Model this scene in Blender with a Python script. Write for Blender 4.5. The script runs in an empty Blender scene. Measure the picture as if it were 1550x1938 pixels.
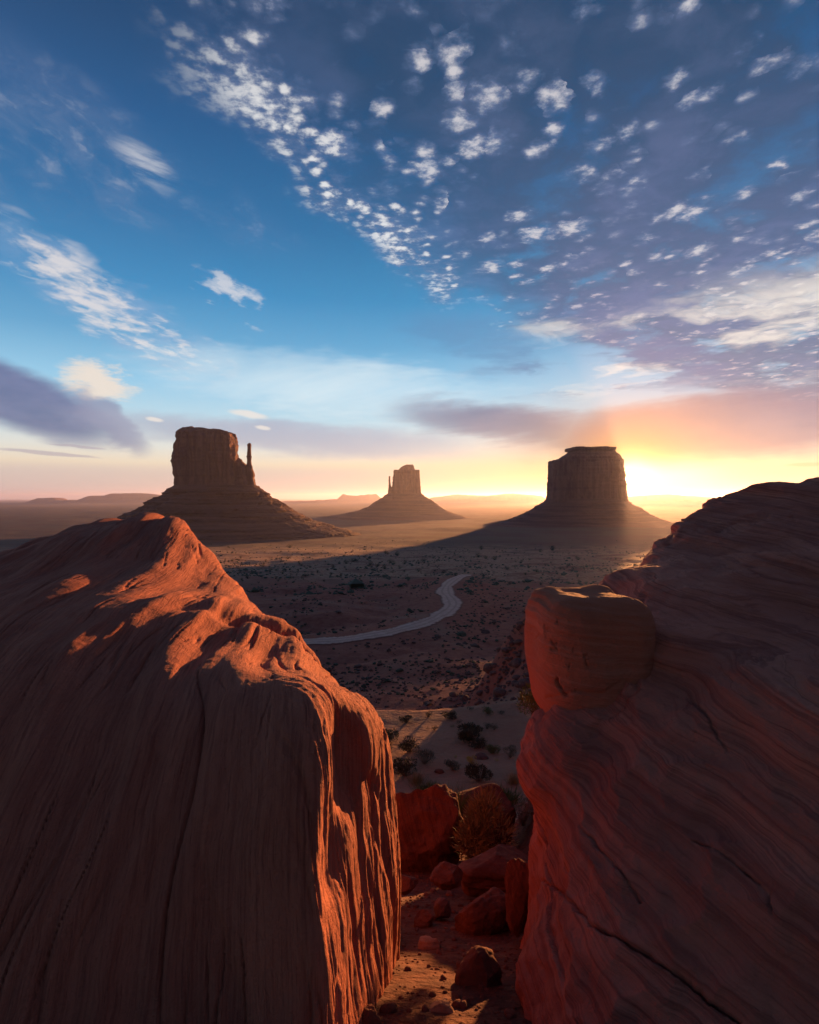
import bpy, bmesh, math, random
import numpy as np
R = math.radians
scene = bpy.context.scene
COL = scene.collection

# ------------------------------------------------------------------ camera, exposure
F = 1100.0                      # focal length in photo pixels
PITCH = R(-1.41)
cam_d = bpy.data.cameras.new('camera')
cam = bpy.data.objects.new('camera', cam_d); COL.objects.link(cam)
cam_d.sensor_fit = 'VERTICAL'
cam_d.angle = 2 * math.atan(969.0 / F)
cam_d.clip_start, cam_d.clip_end = 0.05, 120000
cam.location = (0, 0, 0)
cam.rotation_euler = (R(90) + PITCH, 0, 0)
scene.camera = cam
scene.view_settings.view_transform = 'Standard'
scene.view_settings.look = 'None'
scene.view_settings.exposure = 1.585
scene.view_settings.gamma = 1.0
scene.view_settings.use_curve_mapping = False
scene.cycles.use_denoising = True
scene.cycles.max_bounces = 8
scene.cycles.diffuse_bounces = 4
scene.cycles.volume_bounces = 0
KEXP = 3.0

def ray(px, py):
    """direction through a point of the photograph, scaled so y = 1 (metres per metre of depth)"""
    X, Y, Z = (px - 775) / F, (969 - py) / F, -1.0
    c, s = math.cos(R(90) + PITCH), math.sin(R(90) + PITCH)
    y, z = c * Y - s * Z, s * Y + c * Z
    return X / y, 1.0, z / y
def P(px, py, d):
    x, y, z = ray(px, py); return np.array((x * d, d, z * d))
def azel(px, py):
    x, y, z = ray(px, py); n = math.sqrt(x*x + y*y + z*z)
    return math.degrees(math.atan2(x, y)), math.degrees(math.asin(z / n))
def lin(c):
    c /= 255.0
    return c / 12.92 if c <= 0.04045 else ((c + 0.055) / 1.055) ** 2.4
def S(r, g, b, k=1.0):          # sky radiance for a displayed colour
    return (lin(r) * k / KEXP, lin(g) * k / KEXP, lin(b) * k / KEXP, 1.0)

# ------------------------------------------------------------------ sun
SUN_AZ, SUN_EL = azel(1191, 906)
sdir = np.array((math.sin(R(SUN_AZ)) * math.cos(R(SUN_EL)), math.cos(R(SUN_AZ)) * math.cos(R(SUN_EL)), math.sin(R(SUN_EL))))
sl = bpy.data.lights.new('sun', 'SUN'); so = bpy.data.objects.new('sun', sl); COL.objects.link(so)
sl.energy = 5.0; sl.angle = R(0.6); sl.color = (1.0, 0.41, 0.13)
from mathutils import Vector
so.rotation_euler = Vector(sdir).to_track_quat('Z', 'Y').to_euler()
so.location = (30, 80, 30)

# ------------------------------------------------------------------ node helpers
class E:
    """a shader socket that does arithmetic"""
    nt = None
    def __init__(s, sock): s.s = sock
    @staticmethod
    def m(op, *a, clamp=False):
        n = E.nt.nodes.new('ShaderNodeMath'); n.operation = op; n.use_clamp = clamp
        for i, v in enumerate(a):
            if isinstance(v, E): E.nt.links.new(v.s, n.inputs[i])
            else: n.inputs[i].default_value = v
        return E(n.outputs[0])
    def __add__(s, o): return E.m('ADD', s, o)
    __radd__ = __add__
    def __sub__(s, o): return E.m('SUBTRACT', s, o)
    def __rsub__(s, o): return E.m('SUBTRACT', o, s)
    def __mul__(s, o): return E.m('MULTIPLY', s, o)
    __rmul__ = __mul__
    def __truediv__(s, o): return E.m('DIVIDE', s, o)
    def __rtruediv__(s, o): return E.m('DIVIDE', o, s)
    def __pow__(s, o): return E.m('POWER', s, o)
def emin(a, b): return E.m('MINIMUM', a, b)
def emax(a, b): return E.m('MAXIMUM', a, b)
def eabs(a): return E.m('ABSOLUTE', a)
def eexp(a): return E.m('EXPONENT', a)
def sstep(v, lo, hi, a=0.0, b=1.0):
    n = E.nt.nodes.new('ShaderNodeMapRange'); n.interpolation_type = 'SMOOTHSTEP'
    E.nt.links.new(v.s, n.inputs['Value'])
    n.inputs['From Min'].default_value = lo; n.inputs['From Max'].default_value = hi
    n.inputs['To Min'].default_value = a; n.inputs['To Max'].default_value = b
    return E(n.outputs[0])
def lstep(v, lo, hi, a=0.0, b=1.0):
    n = E.nt.nodes.new('ShaderNodeMapRange')
    E.nt.links.new(v.s, n.inputs['Value'])
    n.inputs['From Min'].default_value = lo; n.inputs['From Max'].default_value = hi
    n.inputs['To Min'].default_value = a; n.inputs['To Max'].default_value = b
    return E(n.outputs[0])
def vec(x, y, z=0.0):
    n = E.nt.nodes.new('ShaderNodeCombineXYZ')
    for i, v in enumerate((x, y, z)):
        if isinstance(v, E): E.nt.links.new(v.s, n.inputs[i])
        else: n.inputs[i].default_value = v
    return E(n.outputs[0])
def xyz(v):
    n = E.nt.nodes.new('ShaderNodeSeparateXYZ'); E.nt.links.new(v.s, n.inputs[0])
    return [E(o) for o in n.outputs]
def noise(v, scale, detail=4.0, rough=0.5, dist=0.0, dims='3D'):
    n = E.nt.nodes.new('ShaderNodeTexNoise'); n.noise_dimensions = dims
    E.nt.links.new(v.s, n.inputs['Vector'])
    n.inputs['Scale'].default_value = scale; n.inputs['Detail'].default_value = detail
    n.inputs['Roughness'].default_value = rough; n.inputs['Distortion'].default_value = dist
    return E(n.outputs[0])
def voronoi(v, scale, feature='F1', rand=1.0, smooth=None):
    n = E.nt.nodes.new('ShaderNodeTexVoronoi'); n.feature = feature
    E.nt.links.new(v.s, n.inputs['Vector']); n.inputs['Scale'].default_value = scale
    n.inputs['Randomness'].default_value = rand
    if smooth is not None: n.inputs['Smoothness'].default_value = smooth
    return E(n.outputs['Distance'])
def mix(f, a, b, blend='MIX'):
    n = E.nt.nodes.new('ShaderNodeMix'); n.data_type = 'RGBA'; n.blend_type = blend
    i = n.inputs
    for sock, v in ((i[0], f), (i[6], a), (i[7], b)):
        if isinstance(v, E): E.nt.links.new(v.s, sock)
        else: sock.default_value = v
    return E(n.outputs[2])
def ramp(v, stops, interp='LINEAR'):
    n = E.nt.nodes.new('ShaderNodeValToRGB'); E.nt.links.new(v.s, n.inputs[0])
    cr = n.color_ramp; cr.interpolation = interp
    while len(cr.elements) < len(stops): cr.elements.new(0.5)
    for e, (p, c) in zip(cr.elements, stops): e.position = p; e.color = c
    return E(n.outputs[0])
def C4(r, g, b): return (r, g, b, 1.0)
def scalec(c, f):
    n = E.nt.nodes.new('ShaderNodeVectorMath'); n.operation = 'SCALE'
    E.nt.links.new(c.s, n.inputs[0])
    if isinstance(f, E): E.nt.links.new(f.s, n.inputs['Scale'])
    else: n.inputs['Scale'].default_value = f
    return E(n.outputs[0])
def addc(a, b):
    return mix(1.0, a, b, 'ADD')

# ------------------------------------------------------------------ world: sky, sun glow, cloud decks at infinity
world = bpy.data.worlds.new('World'); scene.world = world
world.use_nodes = True
nt = world.node_tree; nt.nodes.clear(); E.nt = nt
tc = nt.nodes.new('ShaderNodeTexCoord')
D = E(tc.outputs['Generated'])
x, y, z = xyz(D)
el = E.m('ARCSINE', z) * 57.29578
az = E.m('ARCTAN2', x, y) * 57.29578
sky = nt.nodes.new('ShaderNodeTexSky'); sky.sky_type = 'NISHITA'; sky.sun_disc = False
sky.sun_elevation = R(SUN_EL); sky.sun_rotation = R(SUN_AZ)
sky.air_density = 1.0; sky.dust_density = 1.0; sky.ozone_density = 2.0; sky.altitude = 1700
nish = scalec(E(sky.outputs[0]), 0.08)
# clear-air colours by elevation (41 deg = top of the photograph)
def e_of(py): return azel(500, py)[1]
stops_src = [(950, (190, 165, 170)), (932, (198, 176, 180)), (905, (214, 190, 182)), (880, (236, 214, 190)), (850, (226, 222, 214)),
             (800, (190, 216, 228)), (730, (152, 200, 228)), (650, (106, 164, 204)), (560, (74, 138, 187)),
             (430, (62, 111, 160)), (250, (54, 88, 136)), (100, (50, 72, 112)), (0, (48, 64, 100))]
EL_MAX = 50.0
stops = [(max(0.0, e_of(p) / EL_MAX + 0.02), S(*c)) for p, c in stops_src]
stops[0] = (0.0, S(180, 150, 150)); stops.append((1.0, S(40, 58, 98)))
clear = ramp(el / EL_MAX + 0.02, stops)
# the west sky behind the photographer is darker at sunrise
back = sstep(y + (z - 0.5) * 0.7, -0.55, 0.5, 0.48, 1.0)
# angle from the sun
dotv = nt.nodes.new('ShaderNodeVectorMath'); dotv.operation = 'DOT_PRODUCT'
nt.links.new(D.s, dotv.inputs[0]); dotv.inputs[1].default_value = tuple(sdir)
ang = E.m('ARCCOSINE', emin(E(dotv.outputs['Value']), 1.0)) * 57.29578
# flattened glow: wider along the horizon than upwards
dax = (az - SUN_AZ); dey = (el - SUN_EL)
def gl(sx, sy, ox=0.0, oy=0.0):
    return eexp(0.0 - ((dax - ox) / sx) * ((dax - ox) / sx) - ((dey - oy) / sy) * ((dey - oy) / sy))
warm = eexp(0.0 - ang / 7.0)
clear = mix(emin(warm * 1.1, 1.0) * sstep(el, 17, 3), clear, S(240, 150, 74, 0.9))
low_gold = gl(30.0, 2.0, 0.0, 0.6)
clear = mix(low_gold * 0.32, clear, S(255, 196, 112, 0.9))

# cloud-deck coordinates (flat layer seen in perspective)
zz = emax(z, 0.015) + 0.012
u = x / zz; v = y / zz
uv = vec(u, v)
def uvof(px, py):
    X, Y, Z = ray(px, py); n = math.sqrt(X*X+1+Z*Z); q = max(Z / n, .015) + .012
    return X / n / q, Y / n / q
wob = noise(uv, 1.3, 3.0, 0.55) - 0.5
wob2 = noise(vec(u + 7.3, v + 2.1), 3.6, 3.0, 0.55) - 0.5
def side(p0, p1):
    """signed distance to the line p0-p1 in the deck (positive to the right of travel)"""
    (a, b), (c, d) = uvof(*p0), uvof(*p1)
    L = math.hypot(c - a, d - b); nx, ny = (d - b) / L, -(c - a) / L
    return u * nx + v * ny - (a * nx + b * ny)
def blob(px, py, rx, ry, rot=0.0, warp=None):
    """soft ellipse in azimuth / elevation"""
    a0, e0 = azel(px, py)
    kx = (azel(px + 20, py)[0] - a0) / 20; ky = (e0 - azel(px, py + 20)[1]) / 20
    c, s = math.cos(R(rot)), math.sin(R(rot))
    dx = (az - a0) / kx; dy = (el - e0) / ky
    if warp is not None: dx = dx + warp[0]; dy = dy + warp[1]
    a = (dx * c + dy * s) / rx; b = (dy * c - dx * s) / ry
    return a * a + b * b
col = clear
front = sstep(y, -0.1, 0.2)

# --- high thin wisps, upper left
s0 = side((360, 200), (750, 520))
wisp = noise(vec(u * 1.0 + wob * 0.7, v * 0.45 + wob * 0.4), 3.2, 7.0, 0.62)
mw = sstep(s0, -0.10, -0.40) * sstep(el, 21, 27) * sstep(wisp, 0.42, 0.66)
col = mix(mw * 0.55, col, S(128, 138, 168))
wp = noise(vec(u * 1.1 + wob2 * 0.2, v * 0.7, 3.0), 12.0, 5.0, 0.6)
col = mix(mw * sstep(wp, 0.5, 0.68) * 0.6, col, S(196, 194, 204))
one = blob(282, 312, 84, 40, -40, (wob * 90.0 + (wisp - 0.5) * 60.0, wob2 * 60.0 + (wisp - 0.5) * 60.0))
wstr = noise(vec(u * 0.7 + v * 0.9 + wob * 0.3, (u - v) * 2.4, 8.0), 4.0, 6.0, 0.62)
col = mix(sstep(one, 1.1, -0.3) * 0.85 * sstep(wstr, 0.34, 0.64), col, S(205, 203, 208))

# --- altocumulus field, upper right: grey base + bright puffs
s1 = side((740, 540), (1120, 665))
m1 = sstep(s0 + wob * 0.40 + wob2 * 0.16, -0.04, 0.10)
m1 = m1 * sstep(s1 + wob * 1.0 + wob2 * 0.6, -0.12, 0.30)
inner = sstep(s0 + wob * 0.5, 0.05, 0.60)
base_n = noise(vec(u + wob2 * 0.25, v * 0.8 + 3.0), 3.3, 7.0, 0.60)
m1 = m1 * sstep(az + wob * 16.0, -27.0, -13.0)
grey = m1 * sstep(base_n, 0.27, 0.50) * (inner * 0.60 + 0.38)
grey_col = mix(sstep(el, 38, 16), S(58, 66, 94), S(78, 88, 124))
grey_col = mix(sstep(base_n, 0.45, 0.7), grey_col, mix(sstep(el, 38, 16), S(82, 86, 114), S(98, 104, 144)))
col = mix(grey * 0.95, col, grey_col)
def cells(vv, scale, rnd=1.0):
    n = E.nt.nodes.new('ShaderNodeTexVoronoi'); n.feature = 'F1'
    E.nt.links.new(vv.s, n.inputs['Vector']); n.inputs['Scale'].default_value = scale
    n.inputs['Randomness'].default_value = rnd
    sep = E.nt.nodes.new('ShaderNodeSeparateColor'); E.nt.links.new(n.outputs['Color'], sep.inputs[0])
    return E(n.outputs['Distance']), E(sep.outputs[0]), E(sep.outputs[1])
pw = noise(vec(u, v, 5.0), 10.0, 4.0, 0.6) - 0.5
pw2 = noise(vec(u, v, 9.0), 11.0, 4.0, 0.6) - 0.5
fluff = noise(vec(u, v, 2.0), 26.0, 4.0, 0.6) - 0.5
edge = sstep(s0 + wob * 0.35, 0.46, 0.10) * sstep(base_n, 0.22, 0.48)
pv = vec(u + pw * 0.10 + wob2 * 0.05, v * 0.75 + pw2 * 0.10)
d1, r1, q1 = cells(pv, 7.6)
d2, r2, q2 = cells(vec(u + pw * 0.06, v * 0.85 + pw2 * 0.06), 17.0)
clus = noise(vec(u, v, 12.0), 3.4, 3.0, 0.5) - 0.5
big = 0.41 - d1 * (0.8 + q1 * 0.5) + fluff * 0.55 - sstep(r1 + clus * 1.0, 0.36, 0.14) * 0.5 + pw * 0.15
small = 0.42 - d2 * 0.8 + fluff * 0.55 - sstep(r2 * 0.7 + edge * 0.75 + clus * 1.5, 0.62, 0.40) * 0.5
body = edge * 0.34 + clus * 0.8 + fluff * 0.5 + pw * 0.6 - 0.22
d3, r3, q3 = cells(vec(u + pw * 0.09 + 3.7, v * 0.8 + pw2 * 0.09 + 1.3), 11.5)
med = 0.42 - d3 * (0.75 + q3 * 0.5) + fluff * 0.6 - sstep(r3 + clus * 1.1, 0.60, 0.38) * 0.5
big = emax(big, med * 0.85)
thr = emax(emax(big, small * (edge * 0.45 + 0.55)), body)
puff = m1 * sstep(thr, -0.07, 0.34)
puff_hi = sstep(thr + fluff * 0.25 + (small - 0.1) * 0.25 * edge, 0.06, 0.36)
pcol = mix(puff_hi, S(118, 126, 158), mix(edge, S(216, 208, 208), S(238, 234, 230)))
col = mix(puff * 0.92, col, pcol)

# --- lower right: lit, streaky cloud patches above the purple bank
st = noise(vec(u * 0.55 + wob * 0.5, v * 0.42 + wob * 0.3, 2.0), 2.4, 7.0, 0.58)
az1, _ = azel(1000, 640)
ml = sstep(el, 19.5, 15.5) * sstep(el, 8.3, 11.0) * sstep(az + wob * 26.0, az1 - 6, az1 + 9) * front
lit = ml * sstep(st, 0.50, 0.66)
col = mix(lit * 0.88, col, S(240, 228, 214))
st2 = noise(vec(u * 0.5 + wob2 * 0.4, v * 0.4, 9.0), 2.2, 6.0, 0.56)
col = mix(ml * sstep(st2, 0.49, 0.62) * 0.85, col, S(98, 106, 150))
# grey-blue smudges near the middle
sm = blob(900, 640, 210, 46, -12, (wob * 120.0, wob2 * 60.0))
col = mix(sstep(sm, 1.0, 0.1) * sstep(st2, 0.42, 0.62) * 0.7, col, S(98, 138, 180))

# --- left altocumulus streak
s2 = side((0, 575), (440, 690)); s3 = side((0, 455), (430, 650))
lw = noise(vec(u * 0.9 + pw * 0.08 + wob * 0.12, v * 0.42 + pw * 0.05, 1.0), 6.5, 5.0, 0.55)
ms = sstep(s2 + wob * 0.5, 0.30, -0.05) * 0.0 + sstep(blob(215, 585, 300, 78, -26, (wob * 120.0, wob2 * 90.0)), 1.0, 0.25)
thin = ms * sstep(base_n, 0.3, 0.7)
col = mix(thin * 0.45, col, S(150, 170, 204))
col = mix(ms * sstep(lw, 0.47, 0.65) * 0.85, col, S(232, 222, 218))
ms2 = sstep(blob(440, 570, 110, 50, -20, (wob * 90.0, wob2 * 60.0)), 1.0, 0.2)
col = mix(ms2 * sstep(lw, 0.56, 0.70) * 0.75, col, S(226, 220, 220))

# --- pale veil across the lower middle
veil = blob(640, 735, 420, 75, -6, (wob * 200.0, wob2 * 60.0))
vn = noise(vec(u * 0.35 + v * 0.25, v * 0.12, 4.0), 2.2, 5.0, 0.6)
col = mix(sstep(veil, 1.0, 0.0) * (sstep(vn, 0.25, 0.75) * 0.55 + 0.28), col, S(226, 236, 238))

# --- lenticular bank at the left with a bright head and virga
sa = noise(vec(az * 0.10, el * 0.34, 1.0), 1.0, 5.0, 0.55) - 0.5
sb = noise(vec(az * 0.32, el * 0.6, 6.0), 1.0, 5.0, 0.55) - 0.5
hd = blob(185, 722, 82, 44, -10, (sb * 110.0 + pw * 50.0, sb * 70.0 + pw2 * 40.0))
col = mix(sstep(hd, 1.05, 0.15), col, S(238, 222, 206))
len1 = blob(10, 745, 260, 64, -17, (sa * 60.0, sa * 34.0 + sb * 14.0))
col = mix(sstep(len1, 1.2, 0.35) * 0.95, col, mix(sstep(sa + sb * 0.5, -0.2, 0.25), S(98, 98, 140), S(122, 118, 156)))
len2 = blob(210, 800, 100, 36, -38, (sb * 50.0, sb * 40.0))
col = mix(sstep(len2, 1.1, 0.2) * 0.8, col, S(138, 132, 162))
band = blob(540, 826, 440, 40, -3, (sa * 160.0, sa * 46.0 + sb * 24.0))
col = mix(sstep(band, 1.1, 0.0) * 0.8, col, S(170, 164, 184))
for (bx, by, rx, ry, ro) in ((90, 858, 110, 4, -3), (150, 845, 60, 3, -3), (1525, 880, 45, 4, 0)):
    sk = blob(bx, by, rx, ry, ro, (sb * 40.0, sb * 9.0))
    col = mix(sstep(sk, 1.2, 0.3) * 0.6, col, S(168, 150, 168) if bx < 900 else S(205, 150, 110))
for (bx, by, rx, ry) in ((292, 794, 18, 5), (497, 810, 16, 5), (470, 784, 40, 8)):
    sk = blob(bx, by, rx, ry, -8, (sb * 14.0, sb * 9.0))
    col = mix(sstep(sk, 1.2, 0.2) * 0.8, col, S(240, 226, 214))

# --- purple bank above the sun, its belly lit orange
sc = noise(vec(az * 0.06, el * 0.55 - az * 0.05, 3.0), 1.0, 5.0, 0.6) - 0.5
bk = blob(1340, 812, 430, 74, 3, (sa * 150.0, sa * 50.0 + sc * 46.0 + sb * 20.0))
bk2 = blob(940, 800, 230, 44, -7, (sa * 120.0, sc * 60.0 + sb * 26.0))
mb = emax(sstep(bk, 1.12, 0.35), sstep(bk2, 1.2, 0.0) * 0.92) * front
fire = emin(eexp(0.0 - ang / 4.6) * 1.8, 1.0)
bank_c = mix(fire, mix(sstep(sa, -0.2, 0.25), S(98, 92, 130), S(132, 112, 140)), S(236, 140, 48))
col = mix(mb * 0.96, col, bank_c)

# --- dusty haze along the horizon
hz = sstep(el, 3.4, 2.2) * sstep(ang, 14, 30)
col = mix(hz * 0.55, col, S(206, 184, 184))

# --- the sun: aureole and disc
g3 = eexp(0.0 - ang / 2.4)
g2 = gl(4.2, 1.35, 3.0, 0.1)
g1 = gl(1.9, 1.7)
glow = addc(addc(scalec(mix(1.0, S(255, 130, 20), S(255, 130, 20)), g3 * 0.35), scalec(mix(1.0, S(255, 226, 160), S(255, 226, 160)), g2 * 1.25)),
            scalec(mix(1.0, S(255, 226, 150), S(255, 226, 150)), g1 * 2.6))
disc = sstep(ang, 0.42, 0.22)
glow = addc(glow, scalec(mix(1.0, S(255, 236, 190), S(255, 236, 190)), disc * 14.0))
col = addc(col, glow)
col = addc(scalec(col, 0.95), scalec(nish, 0.2))
airglow = scalec(mix(1.0, C4(0.046, 0.018, 0.003), C4(0.046, 0.018, 0.003)), eexp(0.0 - ang / 28.0))
col = mix(1.0, col, airglow, 'SUBTRACT')
col = mix(1.0, col, (0.001, 0.001, 0.001, 1), 'LIGHTEN')
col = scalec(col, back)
bg = nt.nodes.new('ShaderNodeBackground'); bg.inputs['Strength'].default_value = 1.0
nt.links.new(col.s, bg.inputs['Color'])
wo = nt.nodes.new('ShaderNodeOutputWorld'); nt.links.new(bg.outputs[0], wo.inputs['Surface'])

# ------------------------------------------------------------------ numpy noise
_prng = np.random.default_rng(77)
_PERM = np.tile(_prng.permutation(256).astype(np.int32), 3)
_GX = np.array([1,-1,1,-1,1,-1,1,-1,0,0,0,0,1,-1,0,0], np.float32)
_GY = np.array([1,1,-1,-1,0,0,0,0,1,-1,1,-1,1,1,-1,-1], np.float32)
_GZ = np.array([0,0,0,0,1,1,-1,-1,1,1,-1,-1,0,0,1,-1], np.float32)
_G3 = np.stack([_GX, _GY, _GZ], 1)
def pn(x, y, z, seed=0):
    """gradient noise, about -1..1"""
    x, y, z = np.broadcast_arrays(np.asarray(x, np.float64), np.asarray(y, np.float64), np.asarray(z, np.float64))
    shp = x.shape; x = x.ravel() + seed * 7.31; y = y.ravel() + seed * 3.17; z = z.ravel() + seed * 5.73
    out = np.empty(x.size, np.float32)
    for i0 in range(0, x.size, 60000):
        sl_ = slice(i0, i0 + 60000); X, Y, Z = x[sl_], y[sl_], z[sl_]
        fx, fy, fz = np.floor(X), np.floor(Y), np.floor(Z)
        ix, iy, iz = fx.astype(np.int32) & 255, fy.astype(np.int32) & 255, fz.astype(np.int32) & 255
        X = (X - fx).astype(np.float32); Y = (Y - fy).astype(np.float32); Z = (Z - fz).astype(np.float32)
        u = X*X*X*(X*(X*6-15)+10); v = Y*Y*Y*(Y*(Y*6-15)+10); w = Z*Z*Z*(Z*(Z*6-15)+10)
        c = []
        for a in (0, 1):
            pa = _PERM[ix + a]
            for b in (0, 1):
                pb = _PERM[pa + iy + b]
                for d in (0, 1):
                    h = _PERM[pb + iz + d] & 15
                    c.append(_GX[h] * (X - a) + _GY[h] * (Y - b) + _GZ[h] * (Z - d))
        z0 = [c[2*k] + w * (c[2*k+1] - c[2*k]) for k in range(4)]
        y0 = z0[0] + v * (z0[1] - z0[0]); y1 = z0[2] + v * (z0[3] - z0[2])
        out[sl_] = y0 + u * (y1 - y0)
    return out.reshape(shp)
def fbm(x, y, z, octv=4, seed=0, gain=0.5, lac=2.03):
    s, a, t = 0, 1.0, 0
    for i in range(octv):
        s = s + a * pn(x, y, z, seed + i * 17); t += a; a *= gain
        x, y, z = x * lac, y * lac, z * lac
    return s / t
def ridged(x, y, z, octv=4, seed=0, gain=0.5, lac=2.03):
    s, a, t = 0, 1.0, 0
    for i in range(octv):
        s = s + a * (1 - 2 * np.abs(pn(x, y, z, seed + i * 17))); t += a; a *= gain
        x, y, z = x * lac, y * lac, z * lac
    return s / t
def ss(v, a, b):
    t = np.clip((v - a) / (b - a), 0, 1); return t * t * (3 - 2 * t)

# ------------------------------------------------------------------ mesh helpers
def link_mesh(name, verts, faces, mat, loc=(0, 0, 0), parent=None, smooth=True, attrs=None):
    """verts in world metres; origin moved to loc; faces: (n,4) or (n,3) array or a list of arrays"""
    verts = np.asarray(verts, np.float32) - np.asarray(loc, np.float32)
    me = bpy.data.meshes.new(name)
    fl = faces if isinstance(faces, list) else [faces]
    fl = [np.asarray(f, np.int32) for f in fl if len(f)]
    loops = np.concatenate([f.ravel() for f in fl])
    tot = np.concatenate([np.full(len(f), f.shape[1], np.int32) for f in fl])
    start = np.concatenate([[0], np.cumsum(tot)[:-1]]).astype(np.int32)
    me.vertices.add(len(verts)); me.vertices.foreach_set('co', verts.ravel())
    me.loops.add(len(loops)); me.loops.foreach_set('vertex_index', loops)
    me.polygons.add(len(tot)); me.polygons.foreach_set('loop_start', start)
    me.polygons.foreach_set('loop_total', tot)
    me.polygons.foreach_set('use_smooth', np.full(len(tot), smooth, bool))
    if attrs:
        for k, a in attrs.items():
            at = me.attributes.new(k, 'FLOAT', 'POINT'); at.data.foreach_set('value', np.asarray(a, np.float32))
    me.update(); me.validate()
    o = bpy.data.objects.new(name, me); COL.objects.link(o)
    o.location = loc
    if parent is not None:
        o.parent = parent; o.location = np.asarray(loc) - np.asarray(parent.location)
    if mat is not None: me.materials.append(mat)
    return o
def tag(o, label=None, cat=None, group=None, kind=None):
    if label: o['label'] = label
    if cat: o['category'] = cat
    if group: o['group'] = group
    if kind: o['kind'] = kind
    return o
def empty(name, loc, label, cat, group=None):
    o = bpy.data.objects.new(name, None); COL.objects.link(o); o.location = loc
    o.empty_display_size = 0.2
    return tag(o, label, cat, group)
def grid_faces(nr, nc, wrap=False):
    i = np.arange(nr - 1)[:, None]; j = np.arange(nc if wrap else nc - 1)[None, :]
    j2 = (j + 1) % nc
    return np.stack([i * nc + j, i * nc + j2, (i + 1) * nc + j2, (i + 1) * nc + j], -1).reshape(-1, 4)

# ------------------------------------------------------------------ materials
def new_mat(name):
    m = bpy.data.materials.new(name); m.use_nodes = True
    E.nt = m.node_tree; m.node_tree.nodes.clear()
    b = m.node_tree.nodes.new('ShaderNodeBsdfPrincipled'); o = m.node_tree.nodes.new('ShaderNodeOutputMaterial')
    m.node_tree.links.new(b.outputs[0], o.inputs[0])
    b.inputs['Roughness'].default_value = 0.95
    b.inputs['Specular IOR Level'].default_value = 0.15
    return m, b
def pos(): return E(E.nt.nodes.new('ShaderNodeNewGeometry').outputs['Position'])
def objco(): return E(E.nt.nodes.new('ShaderNodeTexCoord').outputs['Object'])
def attr(name):
    n = E.nt.nodes.new('ShaderNodeAttribute'); n.attribute_name = name; return E(n.outputs['Fac'])
def lk(e, sock): E.nt.links.new(e.s, sock)
def bump(b, *layers):
    prev = None
    for h, dist, st in layers:
        n = E.nt.nodes.new('ShaderNodeBump'); n.inputs['Distance'].default_value = dist; n.inputs['Strength'].default_value = st
        lk(h, n.inputs['Height'])
        if prev is not None: E.nt.links.new(prev, n.inputs['Normal'])
        prev = n.outputs[0]
    E.nt.links.new(prev, b.inputs['Normal'])
def C(r, g, b): return (r, g, b, 1.0)
def strata_rock(name, c0, c1, c2, sdirv, fine=60.0, stretch=3.0):
    """sandstone whose laminations follow the planes s = const"""
    m, b = new_mat(name)
    p = pos(); X, Y, Z = xyz(p)
    w = noise(p, 0.9, 3.0, 0.5) - 0.5
    w2 = noise(p, 4.0, 3.0, 0.5) - 0.5
    s = X * sdirv[0] + Y * sdirv[1] + Z * sdirv[2] + w * 0.16 + w2 * 0.02
    # the two directions along the beds
    t1 = X * sdirv[1] - Y * sdirv[0] + Z * 0.3; t2 = Z * sdirv[0] - X * sdirv[2] + Y * 0.3
    lam = noise(vec(s * fine, t1 * stretch, t2 * stretch), 1.0, 6.0, 0.62)
    bed = noise(vec(s * fine * 0.16, t1 * stretch * 0.25, t2 * stretch * 0.25), 1.0, 4.0, 0.55)
    blot = noise(p, 2.2, 6.0, 0.6)
    c = mix(sstep(bed, 0.3, 0.7), C(*c0), C(*c1))
    c = mix(sstep(lam, 0.46, 0.66) * 0.75, c, C(*c2))
    lam2 = noise(vec(s * fine * 2.7, t1 * stretch * 2, t2 * stretch * 2), 1.0, 4.0, 0.6)
    c = mix(sstep(lam2, 0.55, 0.68) * 0.45, c, C(c2[0]*0.7, c2[1]*0.65, c2[2]*0.7))
    c = mix(sstep(blot, 0.55, 0.75) * 0.35, c, C(c0[0]*0.62, c0[1]*0.58, c0[2]*0.6))
    lk(c, b.inputs['Base Color'])
    grain = noise(p, 260.0, 3.0, 0.65)
    pit = noise(p, 38.0, 5.0, 0.62)
    bump(b, (lam, 0.026, 0.9), (lam2, 0.010, 0.9), (pit, 0.022, 0.8), (grain, 0.004, 0.8))
    return m

# ------------------------------------------------------------------ terrain height
_pd = np.array([0, 1, 2, 3, 5, 8, 10, 13, 16.5, 26, 29, 33, 46, 66, 75, 100, 140, 167, 240, 350, 500, 800, 1100, 1500, 2300, 3200, 6000, 15000, 45000, 90000.])
_ph = np.array([1.75, 1.8, 2.1, 2.6, 3.6, 5.1, 6.1, 7.7, 9.1, 9.6, 11.6, 16.6, 17.0, 17.9, 23, 32, 38.5, 41.3, 42.8, 47.5, 58, 76, 90, 98, 106, 110, 116, 130, 190, 280.])
from math import log
def _prof(d):
    return -np.interp(np.log(d + 3.0), np.log(_pd + 3.0), _ph)
road_px = [(470, 1219), (560, 1216), (640, 1212), (700, 1204), (755, 1193), (803, 1179), (838, 1163), (856, 1147), (852, 1133), (842, 1121), (848, 1107), (866, 1094), (884, 1088)]
def on_profile(px, py):
    """where a line of sight meets the smooth ground profile"""
    xr, _, zr = ray(px, py)
    d = np.geomspace(1.5, 30000, 6000)
    zz = _prof(np.sqrt(d * d + (0.35 * xr * d) ** 2))
    k = np.argmax(zr * d < zz)
    return np.array((xr * d[k], d[k], zz[k]))
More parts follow.
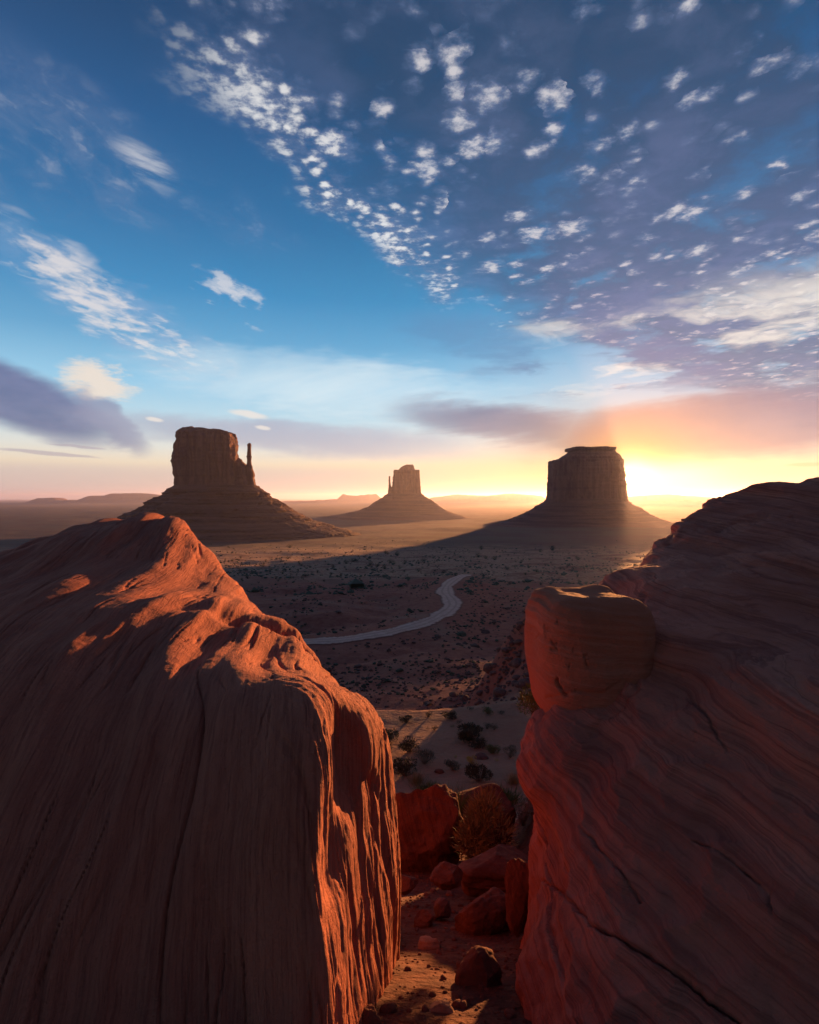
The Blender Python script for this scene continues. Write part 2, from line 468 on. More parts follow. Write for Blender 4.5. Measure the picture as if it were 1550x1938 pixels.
def catmull(pts, n):
    pts = np.asarray(pts, float); p = np.vstack([2 * pts[0] - pts[1], pts, 2 * pts[-1] - pts[-2]]); out = []
    for i in range(1, len(p) - 2):
        for t in np.linspace(0, 1, n, endpoint=False):
            a, b, c, d = p[i-1], p[i], p[i+1], p[i+2]
            out.append(0.5 * ((2*b) + (c-a)*t + (2*a-5*b+4*c-d)*t*t + (3*b-a-3*c+d)*t**3))
    out.append(pts[-1]); return np.array(out)
road_c = catmull([on_profile(*q) for q in road_px], 14)
def _relief(x, y, d):
    A = np.interp(np.log(d + 3), np.log(np.array([0, 6, 15, 30, 50, 80, 140, 200, 300, 600, 1200, 3000, 10000, 40000.]) + 3),
                  [0.10, 0.16, 0.20, 0.45, 1.3, 2.2, 4.2, 4.4, 4.6, 5.0, 5.0, 7.0, 16.0, 60.0])
    L = np.interp(np.log(d + 3), np.log(np.array([0, 15, 40, 100, 300, 1000, 5000, 40000.]) + 3), [2.0, 6.0, 16.0, 34.0, 60.0, 140.0, 700.0, 4000.0])
    # noise at fixed wavelengths, faded in and out with distance so it stays continuous
    out = 0
    for Lk, sd in ((1.6, 3), (5, 5), (16, 7), (45, 11), (120, 13), (420, 19), (1600, 23), (6000, 29)):
        wgt = np.exp(-((np.log(Lk) - np.log(L)) / 1.0) ** 2)
        if np.max(wgt) < 0.02: continue
        a = fbm(x / Lk, y / Lk, 0.3, 4, sd)
        r = ridged(x / Lk * 0.8, y / Lk * 0.8, 0.7, 4, sd + 2)
        out = out + wgt * (0.9 * a - 0.5 * np.clip(r, 0, 1) * ss(d, 30, 60) * ss(d, 900, 300))
    return out * A
def ground(x, y, raw=False):
    x = np.asarray(x, float); y = np.asarray(y, float)
    d = np.where(y > 0, np.sqrt(y * y + (0.35 * x) ** 2), np.sqrt(0.35 * y * y + (0.35 * x) ** 2))
    z = _prof(d) + _relief(x, y, d)
    # a low hill right of the gap, raised so its shadow lies on the sand
    for (hx, hy, sx, sy, hh) in ((8.4, 35, 4.9, 5.5, 10.0), (2.7, 8.9, 0.75, 1.7, 2.3), (17, 48, 7, 12, 6.0), (28, 72, 9, 18, 9.5), (46, 110, 18, 28, 16.0)):  # the small bump behind the right outcrop is added to shade the path
        a = (x - hx) / sx; b = (y - hy) / sy
        z = z + hh * np.exp(-(a * a + b * b))
    # the gap between the two outcrops: path floor
    if raw: return z
    m = (y > 120) & (y < 420) & (np.abs(x) < 140)
    if np.any(m):
        xs, ys = x[m], y[m]
        best = np.full(xs.shape, 1e9); rz = np.zeros(xs.shape)
        for q in road_c:
            dd = (xs - q[0]) ** 2 + (ys - q[1]) ** 2
            k = dd < best; best[k] = dd[k]; rz[k] = q[2]
        w = ss(np.sqrt(best), 26.0, 5.5)
        z = z.copy(); z[m] = z[m] * (1 - w) + rz * w
    return z

# ------------------------------------------------------------------ ground sheet
def build_ground():
    azs = np.concatenate([np.linspace(-180, -56, 26, endpoint=False), np.linspace(-56, -40, 40, endpoint=False), np.linspace(-40, 40, 640, endpoint=False),
                          np.linspace(40, 56, 40, endpoint=False), np.linspace(56, 180, 26, endpoint=False)])
    rs = np.concatenate([[0.15], np.geomspace(0.6, 12, 130, endpoint=False), np.geomspace(12, 800, 430, endpoint=False), np.geomspace(800, 90000, 170)])
    A, Rr = np.meshgrid(R(1) * azs, rs)
    xx, yy = Rr * np.sin(A), Rr * np.cos(A)
    zz = ground(xx.ravel(), yy.ravel())
    v = np.stack([xx.ravel(), yy.ravel(), zz], 1)
    f = grid_faces(len(rs), len(azs), True)[:, ::-1]
    nc = len(azs)
    m, b = new_mat('desert_ground')
    p = pos(); X, Y, Z = xyz(p)
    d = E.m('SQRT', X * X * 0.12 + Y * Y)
    n0 = noise(p, 0.035, 6.0, 0.6); n1 = noise(p, 0.4, 6.0, 0.62); n2 = noise(p, 5.0, 6.0, 0.6); n3 = noise(p, 0.008, 5.0, 0.55)
    sand = mix(sstep(n1, 0.3, 0.7), C(0.36, 0.19, 0.125), C(0.29, 0.145, 0.095))
    red = mix(sstep(n1, 0.35, 0.68), C(0.27, 0.078, 0.055), C(0.35, 0.12, 0.082))
    red = mix(sstep(n0, 0.54, 0.66) * 0.7, red, C(0.30, 0.16, 0.115))
    red = mix(sstep(n2, 0.60, 0.72) * 0.5, red, C(0.085, 0.04, 0.036))
    flat = mix(sstep(n1, 0.42, 0.62), C(0.40, 0.235, 0.15), C(0.28, 0.13, 0.09))
    flat = mix(sstep(n0, 0.50, 0.62), flat, C(0.24, 0.10, 0.07))
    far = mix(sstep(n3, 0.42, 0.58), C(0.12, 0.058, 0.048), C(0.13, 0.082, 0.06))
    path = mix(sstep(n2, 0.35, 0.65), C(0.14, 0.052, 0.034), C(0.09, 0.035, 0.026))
    wig = (n0 - 0.5) * 18.0
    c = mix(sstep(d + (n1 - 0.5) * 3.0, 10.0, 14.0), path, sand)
    c = mix(sstep(d + (n1 - 0.5) * 5.0, 26.0, 30.0), c, red)
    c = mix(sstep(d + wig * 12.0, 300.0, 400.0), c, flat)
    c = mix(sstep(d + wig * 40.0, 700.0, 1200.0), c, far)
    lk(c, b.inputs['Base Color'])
    small = noise(p, 30.0, 5.0, 0.65)
    fade = sstep(d, 40.0, 8.0)
    ripple = noise(vec(X * 3.0 + n1 * 2.0, Y * 9.0, Z * 4.0), 1.0, 4.0, 0.55)
    bump(b, (n1, 0.5, 0.8), (n2, 0.10, 0.9), (ripple * sstep(d, 60, 20), 0.04, 0.5), (small * fade, 0.02, 0.9))
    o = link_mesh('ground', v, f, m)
    tag(o, 'red desert ground falling from sandy slope to hazy valley floor', None, None, 'structure')
    return o
build_ground()

def build_road():
    c = road_c; t = np.gradient(c[:, :2], axis=0); t /= np.linalg.norm(t, axis=1)[:, None]
    nrm = np.stack([t[:, 1], -t[:, 0]], 1)
    rng = np.random.default_rng(4)
    offs = np.linspace(-1, 1, 9); rows = []
    hw = 4.0 + 0.5 * np.sin(np.arange(len(c)) * 0.31) + rng.normal(0, 0.35, len(c))
    for o_ in offs:
        q = c[:, :2] + nrm * (hw * o_)[:, None]
        rows.append(np.column_stack([q, np.maximum(ground(q[:, 0], q[:, 1]), c[:, 2]) + 0.16 + 0.10 * (1 - o_ * o_)]))
    v = np.stack(rows, 1).reshape(-1, 3)
    lip0 = np.column_stack([c[:, :2] - nrm * (hw + .5)[:, None], c[:, 2] - 0.5]); lip1 = np.column_stack([c[:, :2] + nrm * (hw + .5)[:, None], c[:, 2] - 0.5])
    v = np.concatenate([np.stack([lip0] + [r for r in rows] + [lip1], 1).reshape(-1, 3)])
    f = grid_faces(len(c), len(offs) + 2)
    m, b = new_mat('packed_dirt'); p = pos()
    n1 = noise(p, 0.35, 6.0, 0.6); n2 = noise(p, 1.6, 4.0, 0.6); ac = attr('across') + (n1 - 0.5) * 0.25
    cc = mix(sstep(n1, 0.35, 0.65), C(0.64, 0.40, 0.32), C(0.56, 0.33, 0.26))
    cc = mix(sstep(n2, 0.55, 0.7) * 0.4, cc, C(0.30, 0.17, 0.13))
    rut = emax(sstep(eabs(ac - 0.34), 0.16, 0.05), sstep(eabs(ac + 0.30), 0.16, 0.05))
    cc = mix(rut * 0.45, cc, C(0.34, 0.19, 0.145))
    cc = mix(sstep(eabs(ac), 0.74, 0.98), cc, C(0.24, 0.10, 0.075))
    lk(cc, b.inputs['Base Color']); bump(b, (n1, 0.15, 0.6))
    ac_ = np.tile(np.concatenate([[-1.1], offs, [1.1]]), len(c))
    tag(link_mesh('dirt_road', v, f, m, attrs={'across': ac_}), 'pale packed dirt road winding through the valley', None, None, 'structure')
build_road()

# ------------------------------------------------------------------ buttes
def butte_mat(name, c0, c1, talus=False):
    m, b = new_mat(name); p = pos(); X, Y, Z = xyz(p)
    n0 = noise(p, 0.02, 5.0, 0.6); n1 = noise(p, 0.12, 6.0, 0.62)
    if talus:
        w = noise(p, 0.01, 3.0, 0.5)
        st = noise(vec(X * 0.003, Y * 0.003, Z * 0.16 + w * 2.0), 1.0, 4.0, 0.6)
        c = mix(sstep(st, 0.40, 0.60), C(*c0), C(*c1))
        c = mix(sstep(n1, 0.58, 0.72) * 0.5, c, C(c1[0]*1.25, c1[1]*1.3, c1[2]*1.35))
        hb = (n1, 3.0, 1.0)
    else:
        st = noise(vec(X * 0.10, Y * 0.10, Z * 0.006), 1.0, 6.0, 0.62)
        bd = noise(vec(X * 0.002, Y * 0.002, Z * 0.07), 1.0, 3.0, 0.5)
        c = mix(sstep(st, 0.35, 0.65), C(*c0), C(*c1))
        c = mix(sstep(bd, 0.55, 0.7) * 0.35, c, C(c0[0]*0.7, c0[1]*0.7, c0[2]*0.75))
        c = mix(sstep(n0, 0.60, 0.75) * 0.4, c, C(c0[0]*0.55, c0[1]*0.55, c0[2]*0.6))
        hb = (st, 5.0, 1.0)
    lk(c, b.inputs['Base Color']); bump(b, hb, (n1, 1.5, 0.7))
    return m
M_cliff = butte_mat('butte_sandstone', (0.16, 0.070, 0.056), (0.24, 0.112, 0.086))
M_talus = butte_mat('talus_rubble', (0.13, 0.055, 0.045), (0.20, 0.092, 0.072), True)

def loft(prof, d, nth=220, nz=70, depth=0.8, expo=4.0, flute=3.0, flen=14.0, zscale=0.12, seed=1, talus=False, terr=0.0, rough=1.0, yoff=0.0, cap=True):
    """solid of revolution-like mass: prof = [(py, px_left, px_right), ...] from the top down, seen from the overlook at depth d"""
    prof = np.array(prof, float)
    zt = np.array([P(775, q[0], d)[2] for q in prof]); xl = np.array([P(q[1], q[0], d)[0] for q in prof]); xr = np.array([P(q[2], q[0], d)[0] for q in prof])
    t = np.linspace(0, 1, nz); zz = zt[0] + (zt[-1] - zt[0]) * t
    L = np.interp(-zz, -zt, xl); Rr = np.interp(-zz, -zt, xr)
    th = np.linspace(0, 2 * np.pi, nth, endpoint=False)
    c, s = np.cos(th), np.sin(th)
    cx = np.sign(c) * np.abs(c) ** (2 / expo); sy = np.sign(s) * np.abs(s) ** (2 / expo)
    a = (Rr - L) / 2; mid = (Rr + L) / 2
    X = mid[:, None] + a[:, None] * cx[None]; Y = d + yoff + (a * depth)[:, None] * sy[None]
    Z = np.repeat(zz[:, None], nth, 1)
    nx, ny = c[None] * np.ones_like(X), s[None] * np.ones_like(X)
    if talus:
        g = ridged(X / flen, Y / flen, Z / flen * 0.15, 4, seed) * flute + fbm(X / 9, Y / 9, Z / 9, 4, seed + 5) * rough * 3
        # ledges: bands of harder rock stand proud
        band = fbm(Y * 0.004, X * 0.004, Z / terr, 3, seed + 9) if terr else 0
        g = g + (np.tanh(band * 6) * (3.6 + 5.0 * np.clip(fbm(X / 60, Y / 60, Z / 40, 2, seed + 12), -.6, .6)) if terr else 0)
        fade = ss(t, 0.0, 0.08)[:, None]
        g = g * (0.35 + 0.65 * fade)
    else:
        g = (ridged(X / flen, Y / flen, Z * zscale / flen, 4, seed) * flute + fbm(X / 45, Y / 45, Z / 60, 3, seed + 4) * flute * 1.3
             - flute * 0.6 + fbm(X / 4, Y / 4, Z / 7, 3, seed + 8) * rough)
        band = fbm(X * 0.004, Y * 0.004, Z / 10.0, 3, seed + 3)
        cr_ = np.abs(pn(X / (flen * 1.6), Y / (flen * 1.6), Z * 0.05 / flen, seed + 14))
        g = g - np.clip(1 - cr_ / 0.05, 0, 1) * flute * 1.0
        g = g + np.tanh(band * 5) * 1.4
    X = X + nx * g; Y = Y + ny * g
    Z = Z + (fbm(X / 14, Y / 14, 0.5, 3, seed + 7) * 6.0 * ss(t, 0.22, 0.0)[:, None] if not talus else 0)
    v = np.stack([X, Y, Z], -1).reshape(-1, 3); f = grid_faces(nz, nth, True)
    tri = np.zeros((0, 3), int)
    if cap:
        k = 6; rings = []
        top = np.stack([X[0], Y[0], Z[0]], -1); ctr = top.mean(0)
        for i in range(1, k + 1):
            q = top + (ctr - top) * (i / (k + 1)); q[:, 2] = q[:, 2] + fbm(q[:, 0] / 12, q[:, 1] / 12, 0.1, 3, seed + 6) * 3.5 * (i / (k + 1)) + 2.0 * math.sin(i / (k + 1) * 1.5)
            rings.append(q)
        base = len(v); v = np.concatenate([v] + rings + [rings[-1].mean(0)[None]])
        prev = np.arange(nth)
        fs = []
        for i in range(k):
            cur = base + i * nth + np.arange(nth)
            fs.append(np.stack([cur, np.roll(cur, -1), np.roll(prev, -1), prev], 1)); prev = cur
        last = len(v) - 1
        tri = np.stack([prev, np.full(nth, last), np.roll(prev, -1)], 1)[:, ::-1]
        f = np.concatenate([f] + fs)
    return v, [f[:, ::-1], tri[:, ::-1]]
def merge(*parts):
    vs, q, t, n = [], [], [], 0
    for v, fl in parts:
        vs.append(v)
        for f in fl:
            if len(f): (q if f.shape[1] == 4 else t).append(f + n)
        n += len(v)
    return np.concatenate(vs), [np.concatenate(q) if q else np.zeros((0, 4), int), np.concatenate(t) if t else np.zeros((0, 3), int)]

def build_buttes():
    d = 1520.0
    base = (P(410, 1000, d)[0], d, -98.0)
    e = empty('butte', base, 'dark mitten shaped butte with thumb spire, nearest on the left', 'butte', 'sandstone buttes')
    main = loft([(811, 345, 384), (817, 343, 430), (822, 342, 439), (832, 341, 443), (842, 338, 444), (880, 337, 446), (900, 339, 448), (926, 340, 452)], d, 520, 90, 0.8, 4.5, 7.0, 19, 0.06, 3)
    knob = loft([(809, 352, 366), (812, 347, 374), (818, 345, 380)], d, 80, 14, 1.5, 3.0, 1.2, 8, 0.5, 5)
    sh = loft([(868, 449, 454), (871, 446, 458), (879, 444, 464), (884, 443, 467), (930, 442, 478)], d, 220, 50, 1.6, 4.0, 4.6, 13, 0.08, 8)
    v, f = merge(main, knob, sh); link_mesh('cliff', v, f, M_cliff, base, e)
    v, f = loft([(840, 469, 474), (843, 467.5, 475.5), (850, 468, 475.3), (870, 467.3, 475.8), (885, 467, 476), (888, 466, 479), (905, 464, 481), (920, 462, 484), (932, 460, 487)], d, 90, 70, 1.3, 3.0, 1.2, 8, 0.15, 12, rough=0.8)
    link_mesh('spire', v, f, M_cliff, base, e)
    v, f = loft([(919, 338, 484), (926, 330, 490), (940, 318, 503), (941, 311, 505), (958, 286, 532), (959, 282, 534), (972, 262, 556), (985, 232, 580), (990, 225, 598), (1003, 195, 640), (1018, 160, 690), (1040, 90, 760)],
                d, 520, 190, 0.95, 2.2, 13.0, 38, 0.1, 21, True, 8.0, rough=1.6)
    link_mesh('talus_slope', v, f, M_talus, base, e)

    d = 3200.0; base = (P(768, 975, d)[0], d, -108.0)
    e = empty('butte', base, 'small pale hazy butte with thin finger spire, middle distance centre', 'butte', 'sandstone buttes')
    main = loft([(890, 746, 794), (893, 745, 794.5), (905, 744, 795), (920, 743, 796), (940, 741, 798)], d, 300, 60, 0.8, 3.6, 6.0, 26, 0.06, 33)
    top = loft([(880, 768, 782), (882, 763, 783), (886, 757, 784), (894, 753, 786)], d, 160, 20, 1.2, 4.0, 3.0, 20, 0.3, 35)
    sh = loft([(922, 737, 748), (928, 735, 750), (940, 733.5, 752)], d, 90, 20, 1.0, 3.0, 3.0, 20, 0.1, 37)
    v, f = merge(main, top, sh); link_mesh('cliff', v, f, M_cliff, base, e)
    v, f = loft([(902, 736, 738.3), (910, 735.3, 738.8), (918, 735, 740), (930, 734, 742), (940, 733, 744)], d, 60, 30, 1.2, 2.6, 1.5, 12, 0.15, 39, rough=1.2)
    link_mesh('spire', v, f, M_cliff, base, e)
    v, f = loft([(934, 735, 797), (940, 727, 803), (948, 714, 817), (958, 700, 829), (966, 680, 843), (972, 655, 858), (980, 600, 890), (990, 540, 940)], d, 300, 110, 0.9, 2.2, 10.0, 70, 0.1, 41, True, 16.0)
    link_mesh('talus_slope', v, f, M_talus, base, e)

    d = 2300.0; base = (P(1108, 985, d)[0], d, -104.0)
    e = empty('butte', base, 'broad stepped butte on the right with the rising sun at its edge', 'butte', 'sandstone buttes')
    main = loft([(871, 1048, 1169), (873, 1045.5, 1170), (878, 1043, 1171), (900, 1042.5, 1172.5), (925, 1041.5, 1174), (952, 1040, 1176)], d, 520, 80, 0.8, 5.0, 8.0, 24, 0.05, 51)
    mid = loft([(852, 1083, 1156), (857, 1076, 1159), (861, 1071, 1164), (866, 1063, 1167), (874, 1057, 1169)], d, 260, 26, 0.85, 4.5, 1.6, 20, 0.2, 53)
    cap = loft([(848, 1077, 1155), (849, 1074, 1158.5), (853, 1075, 1158.5), (855, 1082, 1155)], d, 200, 14, 0.9, 5.0, 0.9, 20, 0.5, 55)
    v, f = merge(main, mid, cap); link_mesh('cliff', v, f, M_cliff, base, e)
    v, f = loft([(944, 1040, 1175), (950, 1033, 1183), (960, 1016, 1200), (970, 1000, 1216), (978, 984, 1232), (986, 960, 1252), (994, 915, 1280), (1010, 830, 1340)], d, 420, 120, 0.9, 2.2, 9.0, 60, 0.1, 61, True, 14.0)
    link_mesh('talus_slope', v, f, M_talus, base, e)
build_buttes()

def build_mesas():
    specs = [(30, 330, 933.5, 14000, 'long low blue mesa on the horizon left of the mitten butte', [(0, 0), (.1, .2), (.18, .55), (.25, .6), (.3, .35), (.42, .4), (.5, .75), (.6, .8), (.64, .95), (.8, 1), (.93, .8), (1, 0)]),
             (500, 735, 934.0, 15000, 'jagged pale mesa on the horizon between the two left buttes', [(0, 0), (.15, .3), (.4, .35), (.6, .5), (.64, .9), (.75, .8), (.9, .95), (1, 0)]),
             (795, 1045, 934.5, 15000, 'rolling pale mesa on the horizon between centre and right buttes', [(0, 0), (.08, .6), (.25, .9), (.5, .8), (.7, 1), (.9, .8), (1, 0)]),
             (1165, 1420, 936.0, 13000, 'glowing mesa on the horizon right of the sunlit butte', [(0, 0), (.1, .8), (.35, 1), (.7, .7), (1, 0)])]
    m = butte_mat('distant_rock', (0.20, 0.11, 0.09), (0.24, 0.14, 0.11))
    for k, (x0, x1, pt, d, lab, pr) in enumerate(specs):
        n = 160; u = np.linspace(0, 1, n)
        pr = np.array(pr); h = np.interp(u, pr[:, 0], pr[:, 1])
        xa, xb = P(x0, pt, d)[0], P(x1, pt, d)[0]
        ztop = P(775, pt, d)[2]; zb = -175.0
        xs = xa + (xb - xa) * u
        h = np.clip(h + fbm(u * 30, 0.2, 0.1, 4, 70 + k) * 0.10, 0, 1.2) * ss(u, 0, .02) * ss(u, 1, .98)
        rows = []
        for (off, hh) in ((-1.0, 0.0), (-0.45, 0.35), (-0.38, 0.55), (-0.34, 1.0), (-0.1, 1.02), (0.2, 1.0), (0.34, 0.95), (0.42, 0.4), (1.0, 0.0)):
            w = 900 + 200 * fbm(u * 14, off * 2, 0.4, 3, 90 + k)
            rows.append(np.stack([xs, d + off * w, zb + (ztop - zb) * h * hh], 1))
        v = np.stack(rows, 0).reshape(-1, 3); f = grid_faces(len(rows), n)
        o = link_mesh('mesa', v, f, m, ((xa + xb) / 2, d, zb)); tag(o, lab, 'mesa', 'distant mesas')
build_mesas()

# ------------------------------------------------------------------ rock solids from implicit surfaces
def surface_nets(f):
    """f (nx,ny,nz) < 0 inside -> vertices in index space, quads"""
    s = f < 0
    nx, ny, nz = f.shape
    num = np.zeros((nx-1, ny-1, nz-1, 3)); cnt = np.zeros((nx-1, ny-1, nz-1))
    def sl(a, b, c): return f[a:nx-1+a, b:ny-1+b, c:nz-1+c]
    cs = [(a, b, c) for a in (0, 1) for b in (0, 1) for c in (0, 1)]
    for p in cs:
        for ax in range(3):
            if p[ax] == 0:
                q = list(p); q[ax] = 1
                fa, fb = sl(*p), sl(*q); cr = (fa < 0) != (fb < 0)
                t = np.where(cr, fa / np.where(cr, fa - fb, 1), 0)
                for k in range(3):
                    num[..., k] += np.where(cr, p[k] + (t if k == ax else 0), 0)
                cnt += cr
    act = cnt > 0
    ids = -np.ones(act.shape, int); ids[act] = np.arange(act.sum())
    ii = np.argwhere(act)
    v = ii + num[act] / cnt[act][:, None]
    quads = []
    for ax in range(3):
        a1, a2 = (ax + 1) % 3, (ax + 2) % 3
        lo = [slice(None)] * 3; hi = [slice(None)] * 3
        lo[ax] = slice(0, -1); hi[ax] = slice(1, None)
        cr = s[tuple(lo)] != s[tuple(hi)]
        e = np.argwhere(cr)
        ok = (e[:, a1] > 0) & (e[:, a2] > 0) & (e[:, a1] < f.shape[a1] - 1) & (e[:, a2] < f.shape[a2] - 1)
        e = e[ok]
        flip = s[tuple(lo)][tuple(e.T)]
        def cid(d1, d2):
            q = e.copy(); q[:, a1] += d1; q[:, a2] += d2; return ids[tuple(q.T)]
        q = np.stack([cid(-1, -1), cid(0, -1), cid(0, 0), cid(-1, 0)], 1)
        q[~flip] = q[~flip][:, ::-1]
        quads.append(q)
    return v, np.concatenate(quads)
def subdivide(v, f, levels):
    me = bpy.data.meshes.new('tmp_mesh')
    me.from_pydata(v.tolist(), [], f.tolist()); me.update()
    o = bpy.data.objects.new('tmp_object', me); COL.objects.link(o)
    md = o.modifiers.new('s', 'SUBSURF'); md.levels = levels; md.render_levels = levels
    dg = bpy.context.evaluated_depsgraph_get(); ev = o.evaluated_get(dg); m2 = ev.to_mesh()
    vv = np.empty(len(m2.vertices) * 3, np.float32); m2.vertices.foreach_get('co', vv)
    ff = np.empty(len(m2.polygons) * 4, np.int32); m2.loops.foreach_get('vertex_index', ff)
    ev.to_mesh_clear(); bpy.data.objects.remove(o); bpy.data.meshes.remove(me)
    return vv.reshape(-1, 3).astype(np.float64), ff.reshape(-1, 4)
def smax(a, b, k): h = np.maximum(k - np.abs(a - b), 0) / k; return np.maximum(a, b) + h * h * k * 0.25
def smin(a, b, k): return -smax(-a, -b, k)
def tps(pts, lam=0.002):
    """thin-plate height field through (x, y, z) points, sampled onto a fine grid"""
    p = np.asarray(pts, float); n = len(p)
    def phi(r2): return 0.5 * r2 * np.log(r2 + 1e-9)
    r2 = ((p[:, None, :2] - p[None, :, :2]) ** 2).sum(-1)
    A = np.zeros((n + 3, n + 3)); A[:n, :n] = phi(r2) + lam * np.eye(n); A[:n, n] = 1; A[:n, n+1:] = p[:, :2]; A[n, :n] = 1; A[n+1:, :n] = p[:, :2].T
    w = np.linalg.solve(A, np.concatenate([p[:, 2], [0, 0, 0]]))
    def H(x, y):
        out = w[n] + w[n+1] * x + w[n+2] * y
        for i in range(n): out = out + w[i] * phi((x - p[i, 0]) ** 2 + (y - p[i, 1]) ** 2)
        return out
    gx = np.linspace(-11, 11, 441); gy = np.linspace(-3.5, 15.5, 381)
    G = H(gx[:, None], gy[None, :])
    def S_(x, y):
        fx = np.clip((x + 11) / 22 * 440, 0, 439.999); fy = np.clip((y + 3.5) / 19 * 380, 0, 379.999)
        i = fx.astype(int); j = fy.astype(int); a = fx - i; b = fy - j
        # smooth bilinear
        return (G[i, j] * (1-a) * (1-b) + G[i+1, j] * a * (1-b) + G[i, j+1] * (1-a) * b + G[i+1, j+1] * a * b)
    return S_
def grad(f, p, h=0.012):
    g = np.empty_like(p)
    for k in range(3):
        a = p.copy(); b = p.copy(); a[:, k] += h; b[:, k] -= h
        g[:, k] = (f(a[:, 0], a[:, 1], a[:, 2]) - f(b[:, 0], b[:, 1], b[:, 2])) / (2 * h)
    return g
def solid(f, us, ys, ws, c, levels):
    """mesh an implicit solid on a grid that is finer towards the viewpoint side"""
    U, Y, W = np.meshgrid(us, ys, ws, indexing='ij')
    v, q = surface_nets(f(U * (Y + c), Y, W * (Y + c)))
    u = np.interp(v[:, 0], np.arange(len(us)), us); y = np.interp(v[:, 1], np.arange(len(ys)), ys); w = np.interp(v[:, 2], np.arange(len(ws)), ws)
    p = np.stack([u * (y + c), y, w * (y + c)], 1)
    for _ in range(2): p = p + newton(f, p)
    p, q = subdivide(p, q, levels)
    p = p + newton(f, p)
    return p, q, mesh_normals(p, q)
def newton(f, p, h=0.01):
    v0 = f(p[:, 0], p[:, 1], p[:, 2]); g = np.empty_like(p)
    for k in range(3):
        a = p.copy(); a[:, k] += h; g[:, k] = (f(a[:, 0], a[:, 1], a[:, 2]) - v0) / h
    return g * np.clip(-v0 / np.maximum((g * g).sum(1), 0.15), -0.15, 0.15)[:, None]
def mesh_normals(p, q):
    fn = np.cross(p[q[:, 2]] - p[q[:, 0]], p[q[:, 3]] - p[q[:, 1]]); n = np.zeros_like(p)
    for k in range(4):
        for c in range(3): n[:, c] += np.bincount(q[:, k], fn[:, c], len(p))
    return n / np.maximum(np.linalg.norm(n, axis=1), 1e-12)[:, None]

M_left = strata_rock('sandstone_streaked', (0.52, 0.172, 0.108), (0.42, 0.130, 0.084), (0.32, 0.092, 0.062), (1.0, 0.18, 0.0), 55.0, 2.0)
M_right = strata_rock('sandstone_banded', (0.54, 0.195, 0.130), (0.40, 0.130, 0.088), (0.27, 0.080, 0.058), (0.16, -0.10, 1.0), 42.0, 1.3)

def groove(p, line, wd, dp, seed):
    """how deep each vertex sinks along a crack that is seen from the overlook through these points"""
    q = np.stack([F * p[:, 0] / np.maximum(p[:, 1], .3), F * p[:, 2] / np.maximum(p[:, 1], .3)], 1)
    q = q + np.stack([pn(q[:, 0] * .05, q[:, 1] * .05, .3, seed), pn(q[:, 0] * .05, q[:, 1] * .05, .7, seed + 1)], 1) * 5 + np.stack([pn(q[:, 0] * .2, q[:, 1] * .2, .3, seed), pn(q[:, 0] * .2, q[:, 1] * .2, .7, seed + 1)], 1) * 1.6
    best = np.full(len(p), 1e9)
    for a, b in zip(line[:-1], line[1:]):
        ra, rb = ray(*a), ray(*b); a2 = np.array((ra[0] * F, ra[2] * F)); b2 = np.array((rb[0] * F, rb[2] * F)); ab = b2 - a2
        t = np.clip(((q - a2) @ ab) / (ab @ ab), 0, 1); best = np.minimum(best, np.linalg.norm(q - a2 - t[:, None] * ab, axis=1))
    return -dp * np.exp(-(best / wd) ** 2) * (0.65 + 0.5 * pn(q[:, 0] * .03, q[:, 1] * .03, .2, seed + 4))

